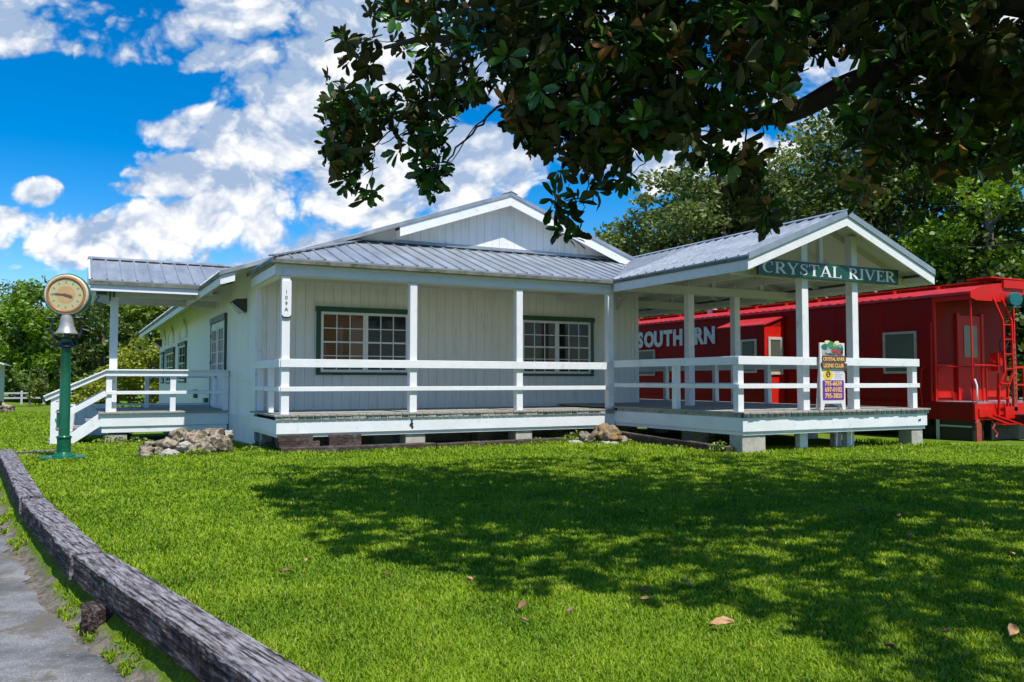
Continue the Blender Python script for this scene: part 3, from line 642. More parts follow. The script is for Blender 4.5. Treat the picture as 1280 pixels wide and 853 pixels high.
# stairs on the left platform
mb=MB()
for i in range(4): x=.46-(i+1)*.24; mb.box(x-.02,x+.26,20.96,22.33,.61-(i+1)*.155-.035,.61-(i+1)*.155)
st=part('staircase',mb,deckw,depot)
for yy in (20.93,22.35):
    mb=MB(); mb.prism([(.50,yy-.02,.61),(.50,yy-.02,.30),(-.36,yy-.02,-.30),(-.50,yy-.02,-.16)],(0,.04,0)); part('stringer',mb,white,st,bevel=.004)
    mb=MB(); mb.beam((.62,yy-.03,1.50),(-.60,yy-.03,.92),.035,.11); mb.beam((.62,yy-.03,1.565),(-.62,yy-.03,.975),.10,.03)
    mb.beam((.60,yy-.03,1.04),(-.36,yy-.03,.46),.035,.12)
    mb.box(-.48,-.33,yy-.01,yy+.10,-.25,.97)
    part('handrail',mb,white,st,bevel=.004)
# white board ramp wall behind
ramp=thing('access_ramp',(1,25,-.1),'white boarded ramp wall with a capping rail behind the side platform','ramp')
mb=MB(); x=-.16
while x<.62: mb.box(x,x+.19,24.6,24.63,-.2,.66); x+=.2
mb.box(-.2,3.6,24.57,24.66,.665,.71); mb.box(-.16,.6,24.632,24.66,-.2,.6)
mb.box(.62,.72,24.55,24.67,-.2,.664); mb.box(1.6,3.5,24.58,24.63,.40,.62)
part('board_wall',mb,white,ramp)
mb=MB(); mb.box(1.6,3.5,24.64,24.68,.0,.40); mb.box(1.55,3.5,24.52,24.56,.625,.66)
for x in (1.75,1.95): mb.beam((x,24.5,.62),(x+.16,24.5,.30),.04,.05)
part('panel',mb,boardg,ramp)
# piers / supports
def pier(x0,x1,y0,y1,z0,z1,m_=concrete,name='pier'): 
    mb=MB(); mb.box(x0,x1,y0,y1,z0,z1); part(name,mb,m_,depot,bevel=.008)
pier(10.41,10.95,11.29,11.62,-.1,.415); pier(14.85,15.18,11.29,11.6,-.2,.415)
pier(5.62,6.02,15.26,15.6,-.1,.355); pier(8.0,8.38,15.26,15.6,-.1,.355); pier(10.2,10.5,15.3,15.6,-.1,.355)
pier(.60,1.05,20.96,21.3,-.25,.11); pier(3.3,3.5,17.2,17.4,-.1,.35)
for xx,yy in ((12.05,11.5),(13.52,11.7),(13.85,12.3)): 
    mb=MB(); mb.box(xx-.1,xx+.1,yy-.06,yy+.06,-.15,.41); part('support_post',mb,skirtm,depot,bevel=.004)
for (x,y) in ((11.2,13.6),(12.2,14.5),(13.3,14.9),(14.4,15),(11.3,16.5),(13.2,17.5),(14.8,14.0),(14.8,17.5)): pier(x,x+.4,y,y+.35,-.2,.5)
for x in (3.6,5.6,8,10): pier(x,x+.4,17.1,17.4,-.1,.5)
mb=MB()
for y in (11.6,13.5,15.5,17.5,19.5,21.5): mb.box(10.45,15.2,y,y+.06,PD-.28,PD-.04)
for y in (15.5,16.5,17.4): mb.box(3.25,10.3,y,y+.06,DZ-.28,DZ-.04)
for x in (.8,1.6,2.4,3.1): mb.box(x,x+.06,20.98,24.2,LD-.25,LD-.04)
part('floor_joist',mb,tie,depot)
# dark dirt-floor wall behind (foundation skirting of the main house)
mb=MB(); mb.box(WX0+.13,WX1,WY+.05,WY+.12,-.1,.30); part('foundation',mb,concrete,depot)

# --- windows / doors
def fbox(mb,face,u0,u1,z0,z1,d0,d1,mi=0):
    """box on wall: face 'f' faces -Y at Y=WY, 'l' faces -X at X=WX0; d outward"""
    if face=='f': mb.box(u0,u1,WY-d1,WY-d0,z0,z1,mi)
    else: mb.box(WX0-d1,WX0-d0,u0,u1,z0,z1,mi)
def window(face,u0,u1,z0,z1,sashes=2,cols=3,rows=4,trim=.09,bl=None,lab=None):
    mb=MB(); T=trim
    fbox(mb,face,u0-.02,u1+.02,z1-T,z1+.02,.002,.085); fbox(mb,face,u0,u0+T,z0+.06,z1-T,.002,.06); fbox(mb,face,u1-T,u1,z0+.06,z1-T,.002,.06); fbox(mb,face,u0,u1,z0,z0+.055,.002,.06)
    w=part('window',mb,green,depot,bevel=.003,label=lab)
    a,b,c,d=u0+T,u1-T,z0+.06,z1-T
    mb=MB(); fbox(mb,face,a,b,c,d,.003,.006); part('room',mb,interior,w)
    sw=(b-a)/sashes
    fr=MB(); gl=MB()
    for s_ in range(sashes):
        sa=a+s_*sw; sb=sa+sw; B=.055
        fbox(fr,face,sa+.002,sa+B,c,d,.02,.052); fbox(fr,face,sb-B,sb-.002,c,d,.02,.052); fbox(fr,face,sa+B,sb-B,c,c+B,.02,.052); fbox(fr,face,sa+B,sb-B,d-B,d,.02,.052)
        gw=(sb-sa-2*B)/cols; ghh=(d-c-2*B)/rows
        for i in range(1,cols): fbox(fr,face,sa+B+i*gw-.010,sa+B+i*gw+.010,c+B,d-B,.024,.042)
        for j in range(1,rows):
            t_=.018 if j==rows/2 else .010
            fbox(fr,face,sa+B,sb-B,c+B+j*ghh-t_,c+B+j*ghh+t_,.026,.046 if j==rows/2 else .041)
        fbox(gl,face,sa+B*.8,sb-B*.8,c+B*.8,d-B*.8,.030,.033)
    part('sash',fr,white,w); part('glass',gl,glassm,w)
    if bl:
        for s_ in range(sashes):
            if bl[s_] is None: continue
            sa=a+s_*sw; m2=MB(); z=c+.03; 
            while z<d-.04: fbox(m2,face,sa+.05,sa+sw-.05,z,z+.030,.008,.016); z+=.036
            part('blind',m2,bl[s_],w)
    return w
window('f',4.47,6.60,1.44,2.87,bl=(blind_tan,blind_dark),lab='window with a tan blind in its left sash')
window('f',9.28,11.38,1.43,2.85,bl=(blind_brown,None),lab='window with dark panes at the right')
window('l',29.75,31.9,1.25,2.62,1,2,4,trim=.10); window('l',33.5,36.6,1.2,2.55,1,3,4,trim=.16); window('l',37.7,38.7,1.2,2.5,1,2,4)
# curved arches over side windows
for yc in (30.8,35.0,38.2):
    pts=[(WX0-.03,yc+1.1*math.cos(t),2.75+.62*math.sin(t)) for t in [math.pi*i/12 for i in range(13)]]
    mb=MB(); mb.tube(pts,.045,6); part('arch_trim',mb,siding,depot)
mb=MB(); fbox(mb,'l',21.4,23.95,2.83,2.98,.002,.07); fbox(mb,'l',21.4,21.49,LD,2.83,.002,.06); fbox(mb,'l',23.86,23.95,LD,2.83,.002,.05)
dr=part('door',mb,green,depot,bevel=.003)
mb=MB(); fbox(mb,'l',21.5,23.85,LD+.02,2.82,.003,.03); 
for ya in (21.6,22.75):
    yb=ya+1.0
    fbox(mb,'l',ya,ya+.10,LD+.05,2.75,.032,.05); fbox(mb,'l',yb-.10,yb,LD+.05,2.75,.032,.05)
    for z in (LD+.05,1.35,2.63): fbox(mb,'l',ya+.1,yb-.1,z,z+.12,.032,.05)
    for y in (ya+.36,ya+.62): fbox(mb,'l',y-.012,y+.012,1.47,2.63,.032,.046)
    for z in (1.75,2.05,2.35): fbox(mb,'l',ya+.1,yb-.1,z-.012,z+.012,.032,.045)
part('door_leaf',mb,white,dr)
mb=MB(); 
for ya in (21.7,22.85): fbox(mb,'l',ya,ya+.8,1.47,2.63,.0305,.0315)
part('glass',mb,plex,dr)
mb=MB()
for z in (.95,1.75,2.45): mb=MB(); fbox(mb,'l',23.7,23.84,z,z+.09,.031,.07); part('hinge',mb,blackp,dr)
mb=MB(); fbox(mb,'l',22.6,22.66,1.4,1.5,.05,.1); part('latch',mb,blackp,dr)
mb=MB(); 
for (y,z,w_,h_) in ((24.5,.72,.35,.12),(26.8,.8,.3,.25)): fbox(mb,'l',y,y+w_,z,z+h_,.002,.1)
part('meter_box',mb,green_pole,depot)
# --- wall lamp
lamp=thing('wall_lamp',(3.12,18.9,2.85),'dark bronze box floodlight on the left side wall of the depot','wall lamp')
mb=MB(); mb.prism([(3.245,18.72,2.80),(3.245,18.72,3.10),(3.02,18.72,3.08),(2.93,18.72,3.02)],(0,.34,0)); part('housing',mb,lampm,lamp,bevel=.01)
mb=MB(); mb.prism([(2.945,18.75,3.005),(3.20,18.75,2.80),(3.13,18.75,2.76),(2.93,18.75,2.93)],(0,.28,0)); part('lens',mb,lens,lamp,bevel=.01)
lamp2=dup(lamp,(3.10,39.2,2.85)); lamp2['label']='small dark floodlight near the far end of the left side wall, under the eave'

# --- house number plaque
pl=thing('house_number_plaque',(3.33,15.24,2.45),'narrow white number plaque on the corner porch post','plaque')
mb=MB(); y=15.228; mb.prism([(3.245,y,3.12),(3.415,y,3.12),(3.415,y,2.50),(3.375,y,2.465),(3.285,y,2.465),(3.245,y,2.50)],(0,.025,0)); part('board',mb,white,pl,bevel=.003)
mb=MB(); mb.prism([(3.245,y+.001,2.498),(3.285,y+.001,2.463),(3.375,y+.001,2.463),(3.415,y+.001,2.498),(3.415,y+.001,2.482),(3.38,y+.001,2.445),(3.28,y+.001,2.445),(3.245,y+.001,2.482)],(0,.023,0)); part('lower_edge',mb,blackp,pl)
mb=MB()
for i,ch in enumerate('109A'): put_text(mb,ch,(3.325,y-.003,2.885-i*.105),.095,(1,0,0),extrude=.002,offset=.0)
part('numerals',mb,blackp,pl)

# --- station sign with serif capitals
sg=thing('station_sign',(12.7,11.33,3.2),'long green board lettered in white capitals across the pavilion gable','sign')
SX0,SX1=10.87,14.60; SZ0,SZ1=3.235,3.535; SY=11.345
mb=MB(); mb.box(SX0,SX1,SY-.02,SY+.025,SZ0,SZ1); sb=part('board',mb,green_sign,sg,bevel=.003)
def glyph(ch):
    """strokes: list of (points, widths); serifs as ((x,y),w) ; height 1"""
    T,t=.17,.065; S=[]
    def st(pts,w): S.append((pts,w if isinstance(w,list) else [w]*len(pts)))
    def se(x,y,w=.16): st([(x-w,y),(x+w,y)],.05)
    def arc(cx,cy,rx,ry,a0,a1,wf,n=14):
        A=[a0+(a1-a0)*i/n for i in range(n+1)]
        st([(cx+rx*math.cos(R(a)),cy+ry*math.sin(R(a))) for a in A],[wf(a) for a in A])
    if ch=='I': st([(.17,.02),(.17,.98)],T); se(.17,.025); se(.17,.975); w=.34
    elif ch=='L': st([(.17,.02),(.17,.98)],T); se(.17,.975); st([(.0,.025),(.66,.025)],.05); st([(.66,.0),(.68,.26)],[.09,.03]); w=.70
    elif ch=='T': st([(.38,.02),(.38,.98)],T); se(.38,.025); st([(.02,.965),(.74,.965)],.07); st([(.03,1.0),(.01,.74)],[.08,.03]); st([(.73,1.0),(.75,.74)],[.08,.03]); w=.76
    elif ch=='E': st([(.17,.02),(.17,.98)],T); st([(0,.97),(.6,.97)],.06); st([(0,.03),(.64,.03)],.06); st([(.2,.52),(.46,.52)],.055); st([(.6,1),(.61,.78)],[.08,.03]); st([(.64,0),(.66,.24)],[.08,.03]); st([(.46,.42),(.46,.62)],.04); w=.68
    elif ch=='V': st([(.10,.98),(.43,.03)],T); st([(.76,.98),(.44,.03)],t); se(.12,.975,.13); se(.76,.975,.12); w=.86
    elif ch=='A': st([(.43,.97),(.76,.02)],T); st([(.42,.97),(.10,.02)],t); st([(.2,.33),(.64,.33)],.055); se(.10,.025,.12); se(.76,.025,.14); w=.86
    elif ch=='Y': st([(.10,.97),(.42,.44)],T); st([(.74,.97),(.44,.46)],t); st([(.43,.48),(.43,.02)],T); se(.12,.975,.13); se(.74,.975,.12); se(.43,.025); w=.84
    elif ch in 'R': 
        st([(.17,.02),(.17,.98)],T); se(.17,.025); st([(0,.97),(.38,.97)],.055); arc(.36,.735,.25,.235,90,-90,lambda a:.055+.12*abs(math.cos(R(a)))**1.2); st([(.2,.50),(.38,.50)],.055)
        st([(.38,.49),(.70,.04)],T); st([(.66,.025),(.88,.025)],.05); w=.82
    elif ch=='C':
        arc(.43,.5,.37,.47,52,308,lambda a:.055+.14*abs(math.cos(R(a)))**1.1 if 90<a<270 else .06,22); st([(.66,.98),(.67,.68)],[.05,.09]); w=.76
    elif ch=='S':
        P_=[(.53,.80),(.44,.92),(.31,.965),(.18,.92),(.11,.80),(.14,.66),(.27,.56),(.41,.47),(.51,.36),(.52,.20),(.44,.08),(.30,.035),(.16,.08),(.08,.22)]
        Wd=[.05,.055,.06,.08,.12,.15,.17,.17,.15,.12,.08,.06,.055,.05]; st(P_,Wd); st([(.55,.99),(.55,.70)],[.04,.08]); st([(.06,.01),(.06,.30)],[.04,.08]); w=.62
    return S,w
def lettering(mb,s,x0,zb,H,y,gap=.10,small=None,sp=.5):
    x=x0; k=0
    for i,ch in enumerate(s):
        if ch==' ': x+=H*sp; continue
        h=H
        S,w=glyph(ch)
        for pts,ws in S:
            V=[];F=[]; n=len(pts); k+=1
            for j in range(n):
                p=Vector(pts[j]); a=Vector(pts[max(j-1,0)]); b=Vector(pts[min(j+1,n-1)]); d=(b-a).normalized(); nn=Vector((-d.y,d.x))
                for sgn in (-1,1):
                    q=p+nn*(ws[j]/2*sgn); V.append((x+q.x*h,y-.004-(k%9)*.0005,zb+q.y*h)); V.append((x+q.x*h,y,zb+q.y*h))
            for j in range(n-1):
                a=4*j; F+= [(a,a+2,a+6,a+4),(a,a+4,a+5,a+1),(a+2,a+3,a+7,a+6)]
            F+=[(0,1,3,2),(4*n-4,4*n-2,4*n-1,4*n-3)]
            mb.add(V,F)
        x+=h*(w+gap)
    return x
_l=MB(); wtot=lettering(_l,'CRYSTAL RIVER',0,0,.21,0)-.021
mb=MB(); lettering(mb,'CRYSTAL RIVER',0,SZ0+.045,.21,SY-.0205)
sc=(SX1-SX0-.22)/wtot; mb.v=[(SX0+.11+v[0]*sc,v[1],v[2]) for v in mb.v]
part('lettering',mb,white,sg)

# --- sandwich board on the pavilion deck edge
sw=thing('sandwich_board',(12.6,11.2,PD),'white club sandwich board with a purple panel of phone numbers, against the pavilion rail','sandwich board')
bx0,bx1=12.28,12.93; by=11.235; zb=PD+.003
mb=MB(); mb.prism([(bx0,by,zb),(bx0+.07,by,zb),(bx0+.11,by,zb+.12),(bx1-.11,by,zb+.12),(bx1-.07,by,zb),(bx1,by,zb),(bx1,by,zb+1.26),(bx0,by,zb+1.26)],(0,.03,0)); pn=part('panel',mb,signw,sw,bevel=.004)
mb=MB(); mb.prism([(bx0+.02,by+.12,zb),(bx0+.07,by+.12,zb),(bx0+.09,by+.05,zb+.9),(bx0+.03,by+.05,zb+.9)],(0,.02,0)); part('prop_leg',mb,signw,sw); mb=MB(); mb.prism([(bx1-.07,by+.12,zb),(bx1-.02,by+.12,zb),(bx1-.03,by+.05,zb+.9),(bx1-.09,by+.05,zb+.9)],(0,.02,0)); part('prop_leg',mb,signw,sw)
mb=MB(); 
def rrect(x0,x1,z0,z1,r,y,n=5):
    P_=[]
    for cx,cz_,a0 in ((x1-r,z0+r,-90),(x1-r,z1-r,0),(x0+r,z1-r,90),(x0+r,z0+r,180)):
        for i in range(n+1): a=R(a0+90*i/n); P_.append((cx+r*math.cos(a),y,cz_+r*math.sin(a)))
    return P_
mb.prism(rrect(bx0+.05,bx1-.04,zb+.19,zb+.56,.03,by-.004),(0,.003,0)); part('number_panel',mb,purple,pn)
mb=MB()
for i,s_ in enumerate(('795-6639','697-0102','795-3820')): put_text(mb,s_,((bx0+bx1)/2+.005,by-.006,zb+.46-i*.115),.118,(1,0,0),extrude=.001,offset=.0035)
put_text(mb,'CRYSTAL RIVER',((bx0+bx1)/2,by-.03,zb+.925),.088,(1,0,0),extrude=.001,offset=.003,sx=.92)
put_text(mb,'LIONS CLUB',((bx0+bx1)/2-.01,by-.03,zb+.80),.10,(1,0,0),extrude=.001,offset=.003,sx=.95)
part('lettering',mb,orange,pn)
mb=MB(); mb.prism([(bx0+.06,by-.027,zb+.91),(bx1+.0,by-.027,zb+.90),(bx1+.01,by-.027,zb+1.02),(bx0+.05,by-.027,zb+1.02)],(0,.018,0)); mb.prism([(bx0+.01,by-.027,zb+.89),(bx0+.05,by-.027,zb+.78),(bx1-.05,by-.027,zb+.78),(bx1+.03,by-.027,zb+.72),(bx1-.0,by-.027,zb+.79),(bx1+.04,by-.027,zb+.865),(bx1-.04,by-.027,zb+.89)],(0,.018,0))
part('name_banner',mb,brownp,pn)
mb=MB(); mb.prism([(bx0+.20+.135*math.cos(t)*(.93+.07*math.cos(4*t)),by-.004,zb+.665+.105*math.sin(t)*1.0) for t in [2*math.pi*i/24 for i in range(24)]],(0,.003,0)); em=part('emblem',mb,yellow,pn)
mb=MB(); mb.prism([(bx0+.20+.058*math.cos(t),by-.0065,zb+.67+.062*math.sin(t)) for t in [2*math.pi*i/20 for i in range(20)]],(0,.002,0)); part('emblem_disc',mb,brownp,em)
mb=MB(); put_text(mb,'L',(bx0+.203,by-.008,zb+.637),.088,(1,0,0),extrude=.001,offset=.002); part('emblem_letter',mb,signw,em)
mb=MB()
for i,w_ in enumerate((.2,.16,.22,.18,.2)): mb.box(bx0+.37,bx0+.37+w_,by-.003,by-.001,zb+.74-i*.035,zb+.748-i*.035)
part('small_print',mb,boardg,pn)
# painted scene strip on top (generic colours)
cols=[mat('scene_green',(.05,.25,.10),.5),mat('scene_teal',(.02,.16,.13),.5),mat('scene_red',(.40,.05,.06),.5),mat('scene_grey',(.4,.42,.42),.5),mat('scene_cream',(.75,.68,.4),.5),mat('scene_dark',(.03,.03,.05),.5)]
mb=MB()
def blob(cx,cz_,rx,rz,mi,dd): mb.prism([(bx0+cx+rx*math.cos(t)*(1+.15*math.sin(3*t+cx*40)),by-.003-dd*.0012,zb+cz_+rz*math.sin(t)) for t in [2*math.pi*i/14 for i in range(14)]],(0,.0012,0),mi)
mb.box(bx0+.05,bx1-.05,by-.003,by-.0015,zb+1.03,zb+1.22,3)
for i,(a,b,c,d,e) in enumerate(((.12,1.18,.08,.06,1),(.20,1.27,.09,.035,4),(.28,1.22,.08,.07,0),(.44,1.26,.07,.04,4),(.40,1.17,.13,.03,0),(.53,1.15,.07,.09,1),(.52,1.2,.03,.03,3),(.38,1.11,.12,.035,2),(.50,1.08,.08,.035,2),(.2,1.09,.08,.03,3),(.3,1.04,.13,.012,5),(.56,1.09,.03,.04,5))): blob(a,b,c,d,e,i+1)
part('painted_scene',mb,cols,pn)

# ------------------------------------------------------------ clock on pole with bell
CXp,CYp=-.16,16.1; zg=-.02
ck=thing('station_clock',(CXp,CYp,zg),'round cream clock on a green pole with a bell below the dial','clock')
def L2(mb,prof,z=0,**k): mb.lathe(prof,(CXp,CYp,z),**k)
mb=MB(); mb.box(CXp-.33,CXp+.33,CYp-.22,CYp+.22,zg,zg+.07); mb.lathe([(.19,.07),(.15,.11),(.11,.13),(.105,.36),(.12,.38),(.12,.40),(.09,.42)],(CXp,CYp,zg),20); base=part('base',mb,green_pole,ck,bevel=.01)
mb=MB(); mb.lathe([(.085,.40),(.085,1.2),(.078,1.25),(.075,1.98),(.09,2.0),(.09,2.04),(.05,2.08),(.045,2.3)],(CXp,CYp,zg),20); mb.box(CXp-.12,CXp-.08,CYp-.03,CYp+.03,zg+.5,zg+.85); pole=part('pole',mb,green_pole,ck)
mb=MB()
for (z_,w_) in ((.52,.03),(.8,.03),(.98,.02)): mb.box(CXp-.135,CXp-.075,CYp-.04,CYp-.01,zg+z_,zg+z_+w_)
part('conduit_clip',mb,silver,pole)
mb=MB(); mb.box(CXp-.23,CXp+.23,CYp-.02,CYp+.02,1.90,1.925); mb.lathe([(.05,1.86),(.12,1.89),(.11,1.93),(.07,1.98),(.09,2.05)],(CXp,CYp,0),16)
for s_ in (-1,1):
    mb.tube([(CXp+s_*.05,CYp,1.98),(CXp+s_*.14,CYp,2.03),(CXp+s_*.21,CYp,2.10),(CXp+s_*.23,CYp,2.2),(CXp+s_*.21,CYp,2.31),(CXp+s_*.15,CYp,2.375)],[.03,.03,.022,.014,.012,.014],8)
    mb.tube([(CXp+s_*.10,CYp,2.375),(CXp+s_*.32,CYp,2.375)],.015,8); mb.tube([(CXp+s_*.24,CYp,2.2),(CXp+s_*.34,CYp,2.17)],.012,6)
mb.box(CXp-.12,CXp+.12,CYp-.05,CYp+.05,2.40,2.45)
yoke=part('bell_yoke',mb,darkbell,ck)
mb=MB(); mb.lathe([(.175,2.115),(.17,2.13),(.135,2.18),(.112,2.25),(.100,2.33),(.095,2.38),(.085,2.42),(.045,2.44),(.02,2.44)],(CXp,CYp-.04,0),28); part('bell',mb,silver,ck)
an=R(-14); cc=(CXp-.0,CYp,2.77)
mb=MB(); mb.lathe([(.30,-.17),(.345,-.15),(.362,-.05),(.365,.03),(.36,.05),(.33,.06)],cc,48,'y',ang=an); mb.box(CXp-.06,CXp+.06,CYp-.05,CYp+.05,2.36,2.46); case=part('clock_case',mb,green_pole,ck)
mb=MB(); mb.lathe([(.345,.058),(.34,.085),(.325,.10),(.31,.095)],cc,48,'y',ang=an); part('outer_bezel',mb,bezel2,case)
mb=MB(); mb.lathe([(.312,.094),(.305,.115),(.285,.12),(.268,.10),(.262,.07)],cc,48,'y',ang=an); part('inner_bezel',mb,brass,case)
mb=MB(); mb.lathe([(.266,.098),(.265,.1005)],cc,48,'y',ang=an); dl=part('dial',mb,dial,case)
mb=MB(); mb.lathe([(.145,.1),(.145,.1025)],cc,36,'y',ang=an); part('dial_centre',mb,dialc,dl)
mb=MB()
def onface(p,d): 
    v=Matrix.Rotation(an,3,'Z')@Vector((p[0],-d,p[1])); return v+Vector(cc)
for i in range(12):
    a=R(30*i); r0,r1=(.195,.235)
    d=Vector((math.sin(a),math.cos(a))); n_=Vector((d.y,-d.x)); w_=.009 if i%3 else .014
    mb.prism([onface(d*r0-n_*w_,.102),onface(d*r1-n_*w_,.102),onface(d*r1+n_*w_,.102),onface(d*r0+n_*w_,.102)],onface((0,0),.104)-onface((0,0),.102))
mb2=MB()
for ang_,ln,w_,dd in ((-86,.21,.009,.108),(108,.12,.013,.112)):
    a=R(ang_); d=Vector((math.sin(a),math.cos(a))); n_=Vector((d.y,-d.x))
    mb2.prism([onface(d*-.03-n_*w_,dd),onface(d*ln*.7-n_*w_*1.2,dd),onface(d*ln,dd),onface(d*ln*.7+n_*w_*1.2,dd),onface(d*-.03+n_*w_,dd)],onface((0,0),.003)-onface((0,0),0))
part('hour_marks',mb,mat('faded_marks',(.30,.28,.16),.6),dl); part('clock_hands',mb2,mat('clock_hand',(.10,.09,.07),.4),dl)

# ------------------------------------------------------------ CABOOSE
KX,KX2=18.6,21.5; KY0,KY1=13.49,27.5; KZ0,KZ1=.80,3.38; KE=12.45
cab=thing('red_caboose',(20,19,-.2),'dark red railway caboose with bay window and open end platform, behind the pavilion','railway car')
mb=MB(); mb.box(KX,KX2,KY0,KY1,KZ0,KZ1); mb.box(KX-.012,KX-.001,KY0,KY1,.84,.86)
y=KY0+1.4
while y<KY1: mb.box(KX-.006,KX-.0005,y,y+.05,.88,3.3); y+=1.55
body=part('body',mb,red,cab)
mb=MB(); n=14
def arch(i,ext=.0): 
    t=i/n; x=KX-.09+(KX2+.09-(KX-.09))*t; return x,KZ1+.0+.26*math.sin(math.pi*t)**.8
P_=[(x,KE,z+.03) for x,z in (arch(i) for i in range(n+1))]+[(x,KE,z) for x,z in (arch(i) for i in reversed(range(n+1)))]
V=[];F=[]
for yy in (KE,KY1+1.0):
    for i in range(n+1): x,z=arch(i); V.append((x,yy,z+.035))
    for i in range(n+1): x,z=arch(i); V.append((x,yy,z))
m_=2*(n+1)
for i in range(n): 
    F+=[(i,i+1,m_+i+1,m_+i),(n+1+i,m_+n+1+i,m_+n+2+i,n+2+i),(i,n+1+i,n+2+i,i+1),(m_+i,m_+i+1,m_+n+2+i,m_+n+1+i)]
F+=[(0,m_,m_+n+1,n+1),(n,2*n+1,m_+2*n+1,m_+n)]
mb.add(V,F,0); 
mb.box(KX-.11,KX-.088,KE+.02,KY1+1.0,KZ1-.03,KZ1+.03)
y=KY0+.5
while y<KY1: mb.box(KX-.115,KX-.06,y,y+.10,KZ1+.035,KZ1+.05); y+=.28
kr=part('roof',mb,redr,cab)
mb=MB(); 
for i in range(4): mb.box(19.7+i*.2,19.88+i*.2,KE+.1,KY1+.6,KZ1+.36,KZ1+.39)
y=KE+.3
while y<KY1: mb.box(19.6,20.6,y,y+.06,KZ1+.2,KZ1+.36); y+=1.3
mb.box(19.3,20.7,KE-.02,KE+.6,KZ1+.391,KZ1+.42)
mb.box(19.72,20.55,KE-.06,KE-.0,KZ1+.17,KZ1+.36)
part('roof_walk',mb,red_sunlit,kr)
mb=MB(); mb.lathe([(.10,3.5),(.10,3.78),(.24,3.80),(.20,3.88),(.08,3.95),(.03,3.96)],(19.7,22.9,0),16); part('smokestack',mb,whiteroof,kr)
# end fascia (sunlit red) following arch
mb=MB(); P_=[(x,KE-.02,z+.034) for x,z in (arch(i) for i in range(n+1))]
P2=[(x,KE-.02,max(KZ1-.17,KZ1-.17+.0*z)+(.0 if 0<i<n else .06)) for i,(x,z) in enumerate(arch(i) for i in range(n+1))]
for i in range(n): mb.prism([P_[i],P_[i+1],P2[i+1],P2[i]],(0,.04,0))
mb.box(KX-.02,KX+.03,KE+.02,KY0,KZ1-.14,KZ1-.0)
part('end_beam',mb,red_sunlit,cab)
# end platform
mb=MB(); mb.box(KX+.0,KX2,KE+.02,KY0-.002,KZ0-.02,KZ0+.02); pf_=part('end_platform',mb,mat('worn_platform',(.30,.17,.20),.6,var=.3,scale=6),cab)
mb=MB(); mb.box(KX-.03,KX+.0,KE+.05,KY1,KZ0-.42,KZ0-.0); part('side_sill',mb,red,cab)
mb=MB(); mb.box(KX-.02,KX2,KE-.01,KE+.045,KZ0-.40,KZ0-.022); mb.box(KX+.1,KX+.8,KE-.04,KE-.012,KZ0-.33,KZ0-.14); part('end_sill',mb,red_sunlit,cab)
# end wall detail
mb=MB(); mb.box(19.55,20.4,KY0-.04,KY0-.002,KZ0+.03,2.95); 
for a,b in ((19.45,19.55),(20.4,20.5)): mb.box(a,b,KY0-.06,KY0-.002,KZ0+.03,3.0)
mb.box(KX-.01,KX+.06,KY0-.05,KY0+.0,KZ0,KZ1-.02); mb.box(KX+.12,19.3,KY0-.02,KY0-.002,KZ0+.1,1.72); mb.box(20.65,21.4,KY0-.02,KY0-.002,KZ0+.1,1.72)  # lower panels painted sunlit; darker wall above stands for roof shadow
door=part('end_door',mb,red_sunlit,cab)
mb=MB(); mb.box(19.72,20.23,KY0-.05,KY0-.041,1.9,2.7); part('glass',mb,plex,door)
# railings, ladder, grab irons
def rail_t(pts,r=.018,name='handrail',m_=red_sunlit): mb=MB(); mb.tube(pts,r,8); return part(name,mb,m_,cab)
rail_t([(KX+.05,KE+.08,KZ0),(KX+.05,KE+.08,KZ1-.05)],.022,'roof_post')
rail_t([(KX+.03,KY0-.12,KZ0+.75),(KX+.03,KY0-.12,KZ0+.83),(KX+.03,KY0-.2,KZ0+.86),(KX+.04,KE+.1,KZ0+.84)])
rail_t([(KX+.05,KE+.05,KZ0+.88),(19.3,KE+.03,KZ0+.88),(19.6,KE+.03,KZ0+.86)],.02)
rail_t([(KX-.05,KY0+.02,KZ0+.02),(KX-.06,KY0+.02,KZ0+.3),(KX-.05,KY0+.0,2.75)],.02,'grab_iron')
rail_t([(KX-.04,KY0+.3,.7),(KX-.09,KY0+.3,1.1),(KX-.07,KY0+.28,1.6),(KX-.01,KY0+.22,1.66)],.016,'grab_iron')
rail_t([(KX+.06,KE+.03,KZ0+.55),(KX-.0,KE-.06,KZ0+.4),(KX+.0,KE-.06,KZ0+.15),(KX+.1,KE,KZ0+.02)],.022,'grab_iron',whiteroof)
for x in (19.0,19.15): rail_t([(x,KE+.06,KZ0),(x,KE+.06,KZ0+.86)],.014)
mb=MB()
for x,b in ((19.35,.0),(19.68,.0)):
    pts=[(x+b,KE-.02,3.28),(x+b+.16,KE-.14,2.75),(x+b+.17,KE-.14,1.5),(x+b+.02,KE-.10,1.15),(x+b-.0,KE-.08,.42)]
    for p,q in zip(pts[:-1],pts[1:]): mb.beam(p,q,.045,.05,up=(0,1,0))
mb.box(19.3,19.9,KE-.22,KE-.02,.28,.30); mb.box(19.5,20.0,KE-.16,KE-.10,.42,.7); mb.beam((18.95,KE-.05,.50),(19.35,KE-.35,.30),.05,.05); mb.beam((19.2,KE-.05,.52),(19.75,KE-.4,.28),.05,.04)
lad=part('ladder',mb,red_sunlit,cab,bevel=.006)
for z in (.9,1.25,1.6,1.95,2.3,2.65):
    mb=MB(); off=.16 if z>1.4 else .03; mb.tube([(19.35+off,KE-.14,z),(19.68+off,KE-.14,z)],.016,8); part('rung',mb,red_sunlit,lad)
mb=MB(); y=KE-.17
for z in np.arange(1.0,2.1,.12): mb.lathe([(.0,.0),(.022,.005),(.018,.02),(.0,.026)],(19.9,y,float(z)),10,'y')
